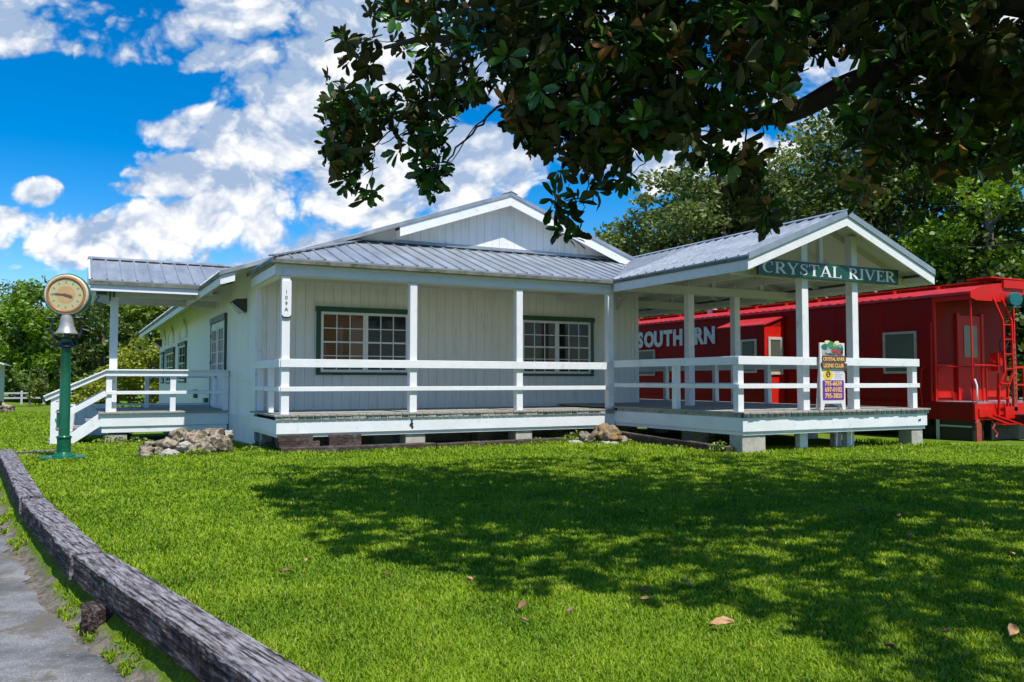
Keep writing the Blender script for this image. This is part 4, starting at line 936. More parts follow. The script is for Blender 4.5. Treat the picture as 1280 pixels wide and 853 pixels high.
mb.box(19.84,19.96,KE-.16,KE-.10,.6,2.2); part('chain_guard',mb,rust,lad)
mb=MB(); pts=[(20.02+.24*math.cos(t),KE+.12,2.15+.24*math.sin(t)) for t in [2*math.pi*i/24 for i in range(25)]]; mb.tube(pts,.02,6,caps=False)
for i in range(4): t=math.pi*i/4; mb.tube([(20.02-.24*math.cos(t),KE+.12,2.15-.24*math.sin(t)),(20.02+.24*math.cos(t),KE+.12,2.15+.24*math.sin(t))],.012,6)
part('brake_wheel',mb,black,cab)
mb=MB(); mb.box(19.75,20.05,KE+.15,KE+.35,1.55,2.0); mb.tube([(19.9,KE+.25,1.5),(19.85,KE+.25,.85)],.03,8); mb.tube([(19.7,KE+.2,1.75),(19.5,KE+.2,1.85),(19.45,KE+.2,1.5)],.02,8); part('brake_stand',mb,red_sunlit,cab)
mb=MB(); mb.box(20.15,21.45,KE-.0,KE+.04,KZ0+.82,KZ0+.87); mb.box(20.15,21.45,KE,KE+.04,KZ0+.4,KZ0+.44)
for x in (20.2,20.5,20.8,21.1,21.4): mb.box(x,x+.035,KE+.002,KE+.038,KZ0,KZ0+.82)
mb.box(20.15,20.2,KE-.005,KE+.045,KZ0+.88,KZ1-.2)
part('end_railing',mb,red_sunlit,cab)
# marker lantern
mb=MB(); cxm,cym,czm=19.92,KE-.16,3.26
mb.lathe([(.16,-.12),(.17,-.05),(.17,.08),(.15,.12)],(cxm,cym,czm),20,'y',ang=R(-30)); mb.box(cxm-.14,cxm+.14,cym-.09,cym+.09,czm-.2,czm-.155); mb.tube([(cxm,cym+.1,czm),(cxm,KE,czm)],.03,8)
ml=part('marker_lantern',mb,teal,cab)
mb=MB(); 
mb.lathe([(.05,.0),(.12,.10),(.13,.12)],(cxm+.12,cym-.05,czm),16,'y',ang=R(40)); part('hood',mb,blackp,ml)
# bay
BX,BY0,BY1=17.80,18.35,20.3
mb=MB(); mb.prism([(BX,BY0,.62),(KX-.001,BY0,.62),(KX-.001,BY0,3.2),(BX,BY0,2.93)],(0,BY1-BY0,0)); bay=part('bay_window',mb,red,cab)
mb=MB(); mb.prism([(BX-.05,BY0-.05,2.925),(BX-.05,BY0-.05,2.965),(KX-.002,BY0-.05,3.255),(KX-.002,BY0-.05,3.215)],(0,BY1-BY0+.1,0)); part('bay_roof',mb,redr,bay)
mb=MB(); mb.box(BX+.0,KX-.04,BY0-.012,BY0-.001,.66,2.9); part('bay_side_sunlit',mb,red_sunlit,bay)  # thin plate in the sunlit red, sunlight on this face painted in
def kwin(x0,x1,y0,y1,z0,z1,fm,parent,fr=.06,d=.04):
    """window on an X=x0 face (y0..y1) or a Y=y0 face"""
    mb=MB()
    if x0==x1:
        for a,b,c,e in ((y0,y1,z1-fr,z1),(y0,y1,z0,z0+fr),(y0,y0+fr,z0+fr,z1-fr),(y1-fr,y1,z0+fr,z1-fr)): mb.box(x0-d,x0-.002,a,b,c,e)
    else:
        for a,b,c,e in ((x0,x1,z1-fr,z1),(x0,x1,z0,z0+fr),(x0,x0+fr,z0+fr,z1-fr),(x1-fr,x1,z0+fr,z1-fr)): mb.box(a,b,y0-d,y0-.014,c,e)
    w=part('window',mb,fm,parent); m2=MB()
    if x0==x1: m2.box(x0-.015,x0-.003,y0+fr,y1-fr,z0+fr,z1-fr)
    else: m2.box(x0+fr,x1-fr,y0-.028,y0-.015,z0+fr,z1-fr)
    if parent==cab: part('glass',m2,plex,w)
    else:
        # third level is the deepest allowed, so the pane shares the window's parent
        part('glass',m2,plex,parent)
kwin(KX-.006,KX-.006,13.93,14.9,1.50,2.56,framew,cab); kwin(KX-.006,KX-.006,24.6,25.9,1.5,2.45,framew,cab)
kwin(BX,BX,18.65,19.3,1.55,2.55,mat('cream_frame',(.55,.48,.38),.6),bay); kwin(BX+.12,KX-.12,BY0-.012,BY0-.012,1.5,2.6,mat('cream_frame',(.55,.48,.38),.6),bay,fr=.08)
# white panel lettering
mb=MB(); word='SOUTHERN'; ya,yb=25.75,21.35; H=.52; n_=len(word); pit=(ya-yb)/n_
for i,ch in enumerate(word):
    yc=ya-pit*(i+.5); put_text(mb,ch,(KX-.03,yc,2.57),.74,(0,-1,0),extrude=.012,offset=.038,sx=.98)
part('lettering',mb,letterw,cab,label='worn white SOUTHERN capitals on the side')
# underframe
mb=MB(); mb.box(KX+.5,KX2-.5,KE+.3,KY1+.6,.25,.42); mb.box(KX+.2,KX+.6,15.5,17.5,-.05,.35); mb.box(KX+.05,KX+.35,21.5,25,.0,.35)
part('underframe',mb,black,cab)
for yc in (14.2,15.9,24.6,26.3):
    mb=MB()
    for xx in (KX+.55,KX2-.65):
        V=[];F=[]; nn=28
        for r_,dx in ((.42,0),(.42,.11),(.30,.12),(.12,.06),(.12,.14),(.0,.14)): pass
        mb.tube([(xx,yc,.27),(xx+.12,yc,.27)],.42,28); mb.tube([(xx-.06,yc,.27),(xx,yc,.27)],.14,14)
    mb.tube([(KX+.6,yc,.27),(KX2-.6,yc,.27)],.08,10); part('wheelset',mb,black,cab)
mb=MB()
for y0_ in (13.9,24.3): mb.box(KX+.40,KX+.5,y0_,y0_+2.3,.2,.38); mb.box(KX+.40,KX+.5,y0_+.7,y0_+1.6,.02,.2)
part('truck_frame',mb,black,cab)
mb=MB(); mb.box(KX+.02,KX+.5,KE+.12,13.42,-.12,.36); mb.box(KX-.0,KX+.52,KE+.10,13.44,.30,.40); part('steps',mb,black,cab,bevel=.02)
mb=MB(); mb.box(KX-.03,KX+.0,13.36,13.44,-.14,.38); mb.box(KX+.0,KX+.035,KE+.10,13.36,.22,.26); part('step_edge',mb,boardg,cab)
mb=MB(); mb.prism([(KX-.03,KE-.05,-.2),(KX+.15,KE-.05,-.2),(KX+.15,KE-.05,.30),(KX+.06,KE-.05,.42),(KX-.03,KE-.05,.34)],(0,.04,0)); part('step_side',mb,rust,cab)
mb=MB(); mb.tube([(19.05,KE-.1,.38),(19.1,KE-.14,.3),(19.0,KE-.16,.2),(19.12,KE-.18,.08),(19.05,KE-.2,-.0)],.022,8); part('air_hose',mb,rust,cab)
mb=MB(); mb.box(19.85,20.25,KE-.45,KE,.28,.52); mb.box(19.8,20.3,KE-.75,KE-.42,.18,.62); mb.tube([(20.0,KE-.5,.2),(20.0,KE-.5,.62)],.16,16); mb.box(19.2,21.2,KE-.0,KE+.3,-.1,.34); part('coupler',mb,black,cab,bevel=.02)
mb=MB(); mb.tube([(19.95,KE-.8,.36),(20.1,KE-.82,.40)],.12,14); part('coupler_rust',mb,rust,cab)
# rails of the siding
for i,xx in enumerate((KX+.62,KX2-.62)):
    mb=MB(); mb.box(xx-.035,xx+.035,9,34,-.16,-.145); mb.box(xx-.01,xx+.01,9,34,-.26,-.16); mb.box(xx-.06,xx+.06,9,34,-.28,-.26)
    solo('railway_rail',mb,rust,('rusty rail under the pavilion side of the caboose','rusty rail under the far side of the caboose')[i],'rail','rails of the siding')

# ------------------------------------------------------------ timbers (edging)
def timber(p,q,w,h,lab,name='timber_beam',group=None,z0=None,z1=None,seed=0,mt=tie,cat='timber',wav=.009):
    """weathered beam from p to q (bottom centre), with worn edges"""
    p=Vector(p);q=Vector(q);d=q-p;Ln=d.length;d.normalize();side=d.cross(Vector((0,0,1))).normalized();up=side.cross(d).normalized()
    n=max(6,int(Ln/.035)); ring=[(-1,0),(-1,.33),(-1,.66),(-1,.93),(-.93,1),(-.5,1),(0,1),(.5,1),(.93,1),(1,.93),(1,.5),(1,0)]
    V=[];F=[];m_=len(ring)
    for i in range(n+1):
        c=p+d*(Ln*i/n)
        for j,(a,b) in enumerate(ring):
            v=c+side*(a*w/2)+up*(b*h)
            k=mnoise.noise(Vector((v.x*3+seed,v.y*3,v.z*5)))*wav*.6+mnoise.noise(Vector((v.x*17+seed,v.y*17,v.z*25)))*wav*.6+mnoise.noise(Vector((v.x*45+seed,v.y*45,v.z*55)))*wav*.35
            e=1.7 if j in (3,4,8,9) else 1
            v=v+side*(k*e*(1 if a>0 else -1))-up*(abs(k)*e*(1 if b>.4 else 0))
            V.append(v)
    for i in range(n):
        for j in range(m_-1): F.append((i*m_+j,i*m_+j+1,(i+1)*m_+j+1,(i+1)*m_+j))
        F.append((i*m_+m_-1,i*m_,(i+1)*m_,(i+1)*m_+m_-1))
    F.append(tuple(reversed(range(m_)))); F.append(tuple(n*m_+k for k in range(m_)))
    mb=MB(); mb.add(V,F,0,False)
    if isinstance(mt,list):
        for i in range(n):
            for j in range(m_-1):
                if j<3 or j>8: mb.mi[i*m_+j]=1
    o=solo(name,mb,mt,lab,cat,group)
    import bmesh
    bm=bmesh.new(); bm.from_mesh(o.data); bmesh.ops.recalc_face_normals(bm,faces=bm.faces); bm.to_mesh(o.data); bm.free(); return o
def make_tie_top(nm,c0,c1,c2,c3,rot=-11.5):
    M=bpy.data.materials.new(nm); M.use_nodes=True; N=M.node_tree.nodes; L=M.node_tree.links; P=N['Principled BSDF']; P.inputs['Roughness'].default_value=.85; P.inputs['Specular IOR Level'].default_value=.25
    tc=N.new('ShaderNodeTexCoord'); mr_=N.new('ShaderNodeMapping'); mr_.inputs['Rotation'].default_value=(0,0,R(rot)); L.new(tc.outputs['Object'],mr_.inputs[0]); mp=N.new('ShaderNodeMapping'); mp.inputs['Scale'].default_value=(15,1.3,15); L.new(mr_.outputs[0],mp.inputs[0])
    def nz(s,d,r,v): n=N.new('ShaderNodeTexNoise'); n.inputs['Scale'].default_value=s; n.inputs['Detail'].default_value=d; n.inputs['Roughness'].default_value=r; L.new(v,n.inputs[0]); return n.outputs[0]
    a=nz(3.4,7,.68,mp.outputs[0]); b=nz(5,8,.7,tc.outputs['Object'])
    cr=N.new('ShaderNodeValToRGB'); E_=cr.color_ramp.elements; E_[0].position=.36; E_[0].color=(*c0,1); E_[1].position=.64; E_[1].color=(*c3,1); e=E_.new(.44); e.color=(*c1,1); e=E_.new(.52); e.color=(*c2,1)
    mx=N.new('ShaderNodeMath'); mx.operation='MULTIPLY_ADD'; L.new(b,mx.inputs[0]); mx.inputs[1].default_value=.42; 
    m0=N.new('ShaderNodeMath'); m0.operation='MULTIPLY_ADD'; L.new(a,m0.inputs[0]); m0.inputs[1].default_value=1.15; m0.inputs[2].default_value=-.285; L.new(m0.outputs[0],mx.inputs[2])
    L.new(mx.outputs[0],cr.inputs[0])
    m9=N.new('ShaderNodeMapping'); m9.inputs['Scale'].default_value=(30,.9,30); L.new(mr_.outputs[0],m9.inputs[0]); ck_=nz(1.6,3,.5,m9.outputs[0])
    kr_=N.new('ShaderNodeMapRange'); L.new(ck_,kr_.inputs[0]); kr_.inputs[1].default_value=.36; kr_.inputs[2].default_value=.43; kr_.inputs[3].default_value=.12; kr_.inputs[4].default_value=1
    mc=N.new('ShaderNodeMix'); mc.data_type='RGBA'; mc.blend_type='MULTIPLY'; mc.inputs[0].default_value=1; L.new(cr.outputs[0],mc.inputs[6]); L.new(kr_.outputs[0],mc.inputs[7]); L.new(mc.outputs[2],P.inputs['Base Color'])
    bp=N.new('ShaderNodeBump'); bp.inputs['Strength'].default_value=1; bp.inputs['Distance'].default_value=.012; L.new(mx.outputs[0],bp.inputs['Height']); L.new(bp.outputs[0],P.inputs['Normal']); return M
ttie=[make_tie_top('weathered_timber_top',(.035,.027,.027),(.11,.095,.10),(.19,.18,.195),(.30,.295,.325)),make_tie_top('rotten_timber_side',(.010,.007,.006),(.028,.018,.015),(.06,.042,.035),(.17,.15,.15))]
TZ0=-.06
segs=[((1.72,-.8),(1.10,2.02),'weathered timber kerb beam, nearest to the camera, at the lawn edge'),
      ((1.09,2.07),(.12,6.60),'long cracked timber kerb beam in the foreground beside the asphalt'),
      ((.095,6.66),(-.355,9.90),'timber kerb beam between two sawn joints at the lawn edge'),
      ((-.38,9.99),(-1.02,16.3),'farthest timber kerb beam running toward the clock pole')]
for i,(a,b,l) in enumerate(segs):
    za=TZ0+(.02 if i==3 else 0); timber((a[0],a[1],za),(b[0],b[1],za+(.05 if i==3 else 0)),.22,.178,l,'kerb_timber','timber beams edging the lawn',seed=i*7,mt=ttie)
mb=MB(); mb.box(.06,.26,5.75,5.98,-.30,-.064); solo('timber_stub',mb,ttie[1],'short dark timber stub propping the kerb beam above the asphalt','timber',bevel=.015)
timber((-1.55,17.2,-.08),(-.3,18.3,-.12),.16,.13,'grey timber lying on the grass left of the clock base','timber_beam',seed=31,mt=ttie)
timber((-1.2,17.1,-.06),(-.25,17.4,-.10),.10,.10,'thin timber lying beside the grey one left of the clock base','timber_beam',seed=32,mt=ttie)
G='old sleepers laid along the porch'
timber((3.22,15.08,-.05),(6.1,15.02,-.05),.2,.19,'dark sleeper on the ground under the left half of the porch front','sleeper',G,seed=41)
timber((6.13,15.02,-.05),(9.0,14.98,-.02),.2,.17,'dark sleeper on the ground running to the stones at the inner corner','sleeper',G,seed=42)
timber((10.0,15.0,.12),(10.25,11.45,-.01),.16,.17,'dark sleeper leaning along the side of the pavilion deck','sleeper',G,seed=43)
timber((3.22,15.33,.12),(3.95,15.33,.12),.3,.11,'lower sleeper offcut of the crib under the corner post','sleeper','sleeper offcuts packed under the porch corner',seed=44)
timber((3.2,15.33,.235),(3.82,15.33,.235),.3,.115,'upper sleeper offcut of the crib under the corner post','sleeper','sleeper offcuts packed under the porch corner',seed=45)
timber((4.12,15.33,.12),(4.72,15.33,.12),.3,.22,'short sleeper block under the porch right of the corner crib','sleeper','sleeper offcuts packed under the porch corner',seed=46)

# ------------------------------------------------------------ rocks
def rock(c,s,seed,mt,lab,group):
    import bmesh
    bm=bmesh.new(); bmesh.ops.create_icosphere(bm,subdivisions=4,radius=1)
    for v in bm.verts:
        p=v.co.copy(); o_=Vector((seed*3.1,seed*1.7,seed))
        k=1+.42*mnoise.noise(p*1.1+o_)+.24*mnoise.noise(p*2.7+o_)-.22*abs(mnoise.noise(p*3.6+o_))+.20*mnoise.noise(p*7+o_)+.06*mnoise.noise(p*14+o_)
        # facet
        q=mnoise.cell(p*1.5+o_)*.10
        p=p*(k+q); v.co=Vector((p.x*s[0],p.y*s[1],p.z*s[2]))
    zm=min(v.co.z for v in bm.verts)
    me=bpy.data.meshes.new('rock'); bm.to_mesh(me); bm.free(); me.polygons.foreach_set('use_smooth',[True]*len(me.polygons)); me.materials.append(mt)
    o=bpy.data.objects.new('rock',me); o.location=c; o.rotation_euler=(0,0,seed*1.3); COL.objects.link(o); tag(o,lab,'rock',group)
GL='limestone rocks piled by the side platform'; GR2='stones at the inner corner of the porch'
for c,s,sd_,m_,l in [((1.18,15.95,.06),(.27,.22,.17),1,rockm,'low grey rock at the left end of the rock pile'),
    ((1.50,16.1,.14),(.30,.24,.20),2,rockm,'sloping dark rock second from the left in the rock pile'),
    ((1.60,15.72,.04),(.20,.18,.12),3,rockl,'pale flat stone at the front of the rock pile'),
    ((1.90,16.3,.34),(.19,.2,.19),4,rockm,'dark upright rock topping the left of the rock pile'),
    ((1.93,15.95,.16),(.20,.17,.12),5,rockl,'small pale stone wedged in the middle of the rock pile'),
    ((2.22,16.3,.27),(.27,.25,.22),6,rockm,'brown rock in the upper middle of the rock pile'),
    ((2.10,15.82,.05),(.17,.16,.10),12,rockm,'small low stone in grass before the rock pile'),
    ((2.32,16.0,.11),(.27,.22,.15),7,rockm,'mossy brown rock below the middle of the rock pile'),
    ((2.62,16.45,.30),(.27,.25,.2),8,rockm,'brown rock at the upper right of the rock pile'),
    ((2.70,16.15,.15),(.30,.26,.25),9,rockm,'large mossy brown rock at the right end of the pile'),
    ((2.93,16.6,.30),(.15,.15,.12),10,rockl,'small pale rock at the far right of the rock pile')]: rock((1.12+(c[0]-1.18)*.80,c[1],c[2]*.9),tuple(v*.86 for v in s),sd_,m_,l,GL)
for c,s,sd_,m_,l in [((9.62,14.35,.22),(.36,.27,.24),21,rocko,'large orange lichened stone topping the corner pile'),
    ((9.12,14.35,.13),(.19,.17,.16),22,rockm,'upright stone left of the orange one at the porch corner'),
    ((8.82,14.25,.04),(.20,.16,.12),23,rockl,'leftmost low stone of the corner pile'),
    ((9.42,13.95,.04),(.22,.15,.09),24,rockl,'pale flat stone in front of the orange one'),
    ((9.85,14.15,.07),(.20,.17,.13),25,rockm,'brown stone at the right foot of the orange one'),
    ((9.15,13.9,.02),(.16,.13,.06),26,rockl,'thin pale stone half sunk in the grass by the porch corner')]: rock(c,tuple(v*.9 for v in s),sd_,m_,l,GR2)
for c,s,sd_ in (((-3.2,44,-.05),(.9,.5,.4),31),((-4.2,43.5,-.05),(.8,.5,.3),32)): rock(c,s,sd_,rockm,'dark rock on the far lawn before the wood, '+('right' if sd_==31 else 'left')+' of the two',None)
# far shed roof at the left edge
sh=thing('white_shed',(-8.6,40.5,-.1),'white shed with a pale pitched roof at the far left of the lawn','shed')
x_,y_=gp(-62,36)
mb=MB(); mb.box(x_-2.0,x_+1.75,y_,y_+4,-.2,2.05); part('wall',mb,white,sh)
mb=MB(); mb.prism([(x_-2.2,y_-.3,3.3),(x_-2.2,y_+4.3,3.3),(x_+2.0,y_+4.3,2.0),(x_+2.0,y_-.3,2.0)],(0,0,.06)); part('roof',mb,whiteroof,sh)
# low rail fence far left
fn=thing('rail_fence',(-6,50,-.1),'low grey rail fence in front of the wood at the far left','fence')
mb=MB()
a=gp(-60,50); b=gp(110,54)
for z in (.25,.55): mb.beam((a[0],a[1],z),(b[0],b[1],z),.06,.1)
part('rail',mb,boardg,fn)
for i in range(7):
    t=i/6; mb=MB(); x=a[0]+(b[0]-a[0])*t; y=a[1]+(b[1]-a[1])*t; mb.box(x-.06,x+.06,y-.06,y+.06,-.15,.7); part('fence_post',mb,boardg,fn)

# ------------------------------------------------------------ foliage machinery
def unit(n):
    v=RG.normal(size=(n,3)); return v/np.linalg.norm(v,axis=1)[:,None]
def leaf_quads(C,size,aspect=.55,up_bias=.3,tone=None,fold=.0):
    """diamond-ish leaf quads at centres C"""
    n=len(C); d=unit(n); d[:,2]*=.7; d/=np.linalg.norm(d,axis=1)[:,None]
    nn=unit(n); nn[:,2]=np.abs(nn[:,2])+up_bias; s=np.cross(d,nn); s/=np.linalg.norm(s,axis=1)[:,None]+1e-9
    L_=size*RG.uniform(.7,1.35,n)[:,None]; w=L_*aspect
    V=np.stack([C-d*L_*.5,C+s*w*.5-d*L_*.05,C+d*L_*.5,C-s*w*.5-d*L_*.05],1).reshape(-1,3)
    F=np.arange(4*n).reshape(n,4)
    t=(RG.uniform(0,1,n) if tone is None else tone); return V,F,np.repeat(t,4)
def grow(base,h,lean=(0,0),r0=.2,limbs=6,spread=2.5,seed=0,kinks=5):
    """trunk + limbs as tube mesh; returns MB"""
    rnd=random.Random(seed); mb=MB(); b=Vector(base); top=b+Vector((lean[0],lean[1],h))
    pts=[b.lerp(top,i/kinks)+Vector((rnd.uniform(-.1,.1)*h*.12,rnd.uniform(-.1,.1)*h*.12,0))*(1 if 0<i<kinks else 0) for i in range(kinks+1)]
    pts[0]=b-Vector((0,0,.2)); mb.tube(pts,[r0*(1.25 if i==0 else 1-.8*i/kinks) for i in range(kinks+1)],8)
    for k in range(limbs):
        t=rnd.uniform(.3,.92); i=int(t*kinks); p=pts[i].lerp(pts[min(i+1,kinks)],t*kinks-i); a=rnd.uniform(0,6.28); L_=spread*rnd.uniform(.6,1)*(1.1-t*.5)
        q=[p]; 
        for j in range(1,4): q.append(p+Vector((math.cos(a)*L_*j/3,math.sin(a)*L_*j/3,L_*.5*(j/3)**1.2))+Vector((rnd.uniform(-.1,.1),rnd.uniform(-.1,.1),rnd.uniform(-.1,.1)))*L_)
        rr=r0*(1-.8*t)*.6; mb.tube(q,[rr,rr*.75,rr*.5,rr*.2],6)
    return mb
FM={'dark':leafmat('foliage_dark',(.03,.06,.010),(.10,.155,.022),(.22,.28,.04)),
    'pine':leafmat('foliage_pine',(.045,.115,.008),(.18,.31,.018),(.32,.44,.03)),
    'mid':leafmat('foliage_mid',(.06,.11,.014),(.20,.28,.03),(.34,.42,.06)),
    'yellow':leafmat('foliage_yellow',(.11,.15,.015),(.32,.36,.03),(.50,.50,.07)),
    'olive':leafmat('foliage_olive',(.05,.085,.02),(.17,.235,.055),(.32,.37,.12)),
    'moss':leafmat('hanging_moss',(.10,.10,.08),(.22,.22,.18),None,translucent=.2)}
def tree(name,loc,label,kind,H,rx,rz,zc,nl=9000,leaf=.26,clumps=70,trunk_r=.22,mat_b=None,seed=0,group=None,cr=.26,cat='tree',moss=0,low=None,flat=.75,outl=.25):
    """H trunk height; crown ellipsoid radius rx,rz centred zc"""
    global RG
    RG=np.random.default_rng(seed+100)
    t=thing(name,loc,label,cat,group); l=Vector(loc)
    tr=grow(loc,H,r0=trunk_r,limbs=9,spread=rx*.8,seed=seed); part('trunk',tr,mat_b or barkg,t)
    m=clumps; d=unit(m); r=RG.uniform(.35,1.0,m)**.6; cc_=d*r[:,None]*np.array([rx,rx,rz])*(1+outl*RG.normal(size=(m,1))*.5)+np.array([0,0,zc])
    rad=cr*rx*RG.uniform(.55,1.25,m); ctone=RG.uniform(-.22,.22,m)
    idx=RG.choice(m,nl,p=rad**2/np.sum(rad**2)); u_=unit(nl)*(RG.uniform(0,1,nl)**.42)[:,None]; 
    C=cc_[idx]+u_*rad[idx][:,None]*np.array([1.15,1.15,flat])
    tone=np.clip(RG.normal(.45,.2,nl)+ctone[idx]+.0*u_[:,2],0,1)
    V,F,T=leaf_quads(C,leaf,.6,tone=tone)
    me=np_mesh('crown',V,F,T); me.materials.append(FM[kind]); o=bpy.data.objects.new('crown',me); COL.objects.link(o); o.parent=t; ORG[o.name]=tuple(loc)
    if moss:
        k=moss; a=RG.choice(m,k); P0=cc_[a]+RG.normal(size=(k,3))*.3*rad[a][:,None]; Ln=RG.uniform(.7,2.4,k)
        Cs=[];
        for i in range(k):
            q=int(Ln[i]/.035); zz=RG.uniform(0,1,q); Cs.append(P0[i]+np.stack([RG.normal(0,.07,q)*(1.2-zz),RG.normal(0,.07,q)*(1.2-zz),-zz*Ln[i]],1))
        C=np.concatenate(Cs); n=len(C); s=RG.normal(size=(n,3)); s[:,2]=0; s/=np.linalg.norm(s,axis=1)[:,None]; w=.02; h=.16
        V=np.stack([C-s*w,C+s*w,C+s*w*.6-[0,0,h],C-s*w*.6-[0,0,h]],1).reshape(-1,3)
        me=np_mesh('hanging_moss',V,np.arange(4*n).reshape(n,4),np.repeat(RG.uniform(0,1,n),4)); me.materials.append(FM['moss']); o=bpy.data.objects.new('hanging_moss',me); COL.objects.link(o); o.parent=t
    return t
def place(px,depth): x,y=gp(px,depth); return (x,y,gh(x,y))
GLW='trees of the wood beyond the left lawn'
# (px, depth, kind, H, rx, rz, zc, leaves, leafsize, label)
LT=[(-70,60,'pine',8,4.2,4.4,4.6,7000,.36,'dark pine wood tree at the left edge of the far wood'),
    (-5,63,'pine',8.2,3.9,4.3,4.6,8000,.36,'bushy green tree directly left of the clock dial, far wood'),
    (48,58,'pine',7.5,3.4,4.0,4.1,8500,.34,'full green tree rising behind the bell and clock dial'),
    (22,74,'olive',10.5,3.2,2.4,8.2,2600,.3,'thin grey-green treetop above the wood left of the clock'),
    (95,61,'pine',7.8,3.6,4.0,4.2,8500,.34,'green tree between the clock pole and the side platform post'),
    (128,50,'dark',6,2.6,2.9,3.0,7000,.28,'dark blue-green tree behind the platform steps'),
    (150,64,'pine',8.3,3.6,4.2,4.6,7500,.34,'tall tree seen directly left of the platform post'),
    (205,62,'mid',8.6,3.9,4.4,4.6,8500,.34,'light green tree under the small platform roof'),
    (262,60,'mid',8,3.8,4.2,4.3,6500,.34,'light tree half hidden by the side wall of the depot'),
    (188,44,'yellow',3.6,2.1,1.9,1.8,6500,.2,'bright yellow-green shrub right of the platform post')]
for i,(px,dp,kd,H,rx,rz,zc,nl,ls,lb) in enumerate(LT):
    tree('broadleaf_tree' if kd!='pine' else 'evergreen_tree',place(px,dp),lb,kd,H*.9,rx,rz,zc,nl,ls,seed=i*3+1,group=GLW,clumps=95,cr=.24)
tree('shrub',place(115,46),'low yellow-green shrub behind the platform handrail','yellow',1.2,1.3,1.0,.9,2500,.16,seed=61,cat='shrub',clumps=30,cr=.3,trunk_r=.05)
tree('shrub',place(60,50),'small yellowish shrub at the edge of the wood, right of the bare sapling','yellow',1.2,1.1,.8,.8,2000,.16,seed=62,cat='shrub',clumps=25,cr=.3,trunk_r=.05)
tree('sapling',place(38,47),'thin brownish sapling with sparse leaves on the far lawn','olive',2.0,1.05,.9,1.5,900,.13,seed=63,cat='sapling',clumps=30,cr=.2,trunk_r=.06)
tree('shrub',place(150,21),'low leafy weeds beside the platform steps','mid',.3,.35,.16,.14,700,.07,seed=64,cat='weeds',clumps=20,cr=.4,trunk_r=.01)
# right side wood
GRW='trees of the wood behind the caboose'
RT=[(745,78,'yellow',13,4.6,4.6,10.2,6500,.42,'yellow-green tree above the ridge where the roofs meet'),
    (800,82,'yellow',13.5,4.6,4.2,11.0,5500,.42,'paler yellow-green tree left of the tall oak'),
    (715,95,'mid',15,5,3.6,13.2,4000,.45,'distant tree just right of the main gable apex'),
    (845,52,'olive',13.5,4.2,5.2,9.2,12000,.32,'grey-green oak rising over the pavilion roof, leftmost'),
    (905,47,'olive',14,4.4,5.2,9.6,14000,.30,'tall grey-green oak above the middle of the pavilion roof'),
    (965,50,'mid',15,4.6,5.6,9.8,13000,.32,'green oak behind the pavilion ridge'),
    (1030,45,'olive',15,4.6,6,9.5,13000,.30,'mossy oak right of the pavilion apex'),
    (1100,41,'dark',15,4.4,6.2,9.0,12000,.30,'dark oak hung with grey moss right of the gable'),
    (1170,39,'dark',14,4.4,6.2,8.6,12000,.30,'dark tree above the caboose end platform'),
    (1240,34,'pine',13,3.6,5.2,7.6,14000,.24,'bright green cedar above the right end of the caboose'),
    (1320,36,'dark',14,4.6,6.5,7.8,10000,.30,'dark tree at the right edge of the photo'),
    (830,44,'dark',6,3.4,2.6,3.6,7000,.28,'dark understorey tree behind the caboose roof, left'),
    (900,42,'dark',6.5,3.4,2.9,3.8,7000,.28,'dark understorey tree behind the smokestack'),
    (980,40,'dark',6.5,3.4,3.1,4.0,8000,.28,'dark understorey tree behind the sign post'),
    (1060,38,'dark',7,3.4,3.2,4.0,8000,.28,'dark understorey tree behind the pavilion corner'),
    (1140,36,'dark',7,3.4,3.2,4.0,8000,.28,'dark understorey tree behind the caboose eave'),
    (1215,35,'dark',7,3.4,3.2,3.8,8000,.28,'dark understorey tree behind the caboose ladder'),
    (1290,32,'dark',7,3.2,3.4,3.4,8000,.26,'dark understorey tree at the far right behind the railings'),
    (770,56,'dark',7,4,3.2,4,6000,.30,'dark understorey tree behind the depot wall corner')]
for i,(px,dp,kd,H,rx,rz,zc,nl,ls,lb) in enumerate(RT):
    tree('oak_tree' if kd in('olive','dark','mid') else ('cedar_tree' if kd=='pine' else 'broadleaf_tree'),place(px,dp),lb,kd,H,rx,rz,zc,nl,ls,seed=200+i*5,group=GRW,clumps=110,cr=.22,moss={6:40,7:90,8:60}.get(i,0),trunk_r=.3)
# far wood mass closing the horizon
def far_wood():
    global RG
    RG=np.random.default_rng(5); Cs=[]
    for k in range(230):
        px=RG.uniform(-900,2100); dp=RG.uniform(95,125); x,y=gp(px,dp); h=RG.uniform(4.5,7.5) if px<600 else RG.uniform(7,11)
        n=260; u_=unit(n)*(RG.uniform(0,1,n)**.4)[:,None]; Cs.append(np.array([x,y,h*.5])+u_*np.array([3.6,3.6,h*.55]))
    C=np.concatenate(Cs); V,F,T=leaf_quads(C,.9,.7); me=np_mesh('distant_wood',V,F,T); me.materials.append(FM['dark']); o=bpy.data.objects.new('distant_wood',me); COL.objects.link(o); tag(o,'distant dark green wood closing the horizon behind everything','wood',kind='stuff')
far_wood()
# power lines
for i,(za,zb_) in enumerate(((7.6,8.1),(6.1,6.6))):
    mb=MB(); a=gp(1180,30); b=gp(1420,27); pts=[Vector((a[0],a[1],0)).lerp(Vector((b[0],b[1],0)),t/8)+Vector((0,0,za+(zb_-za)*t/8-.3*math.sin(math.pi*t/8))) for t in range(9)]
    mb.tube(pts,.011,5); solo('power_line',mb,darkbell,('upper overhead wire crossing the cedar at the right','lower overhead wire crossing the cedar at the right')[i],'wire','overhead wires')

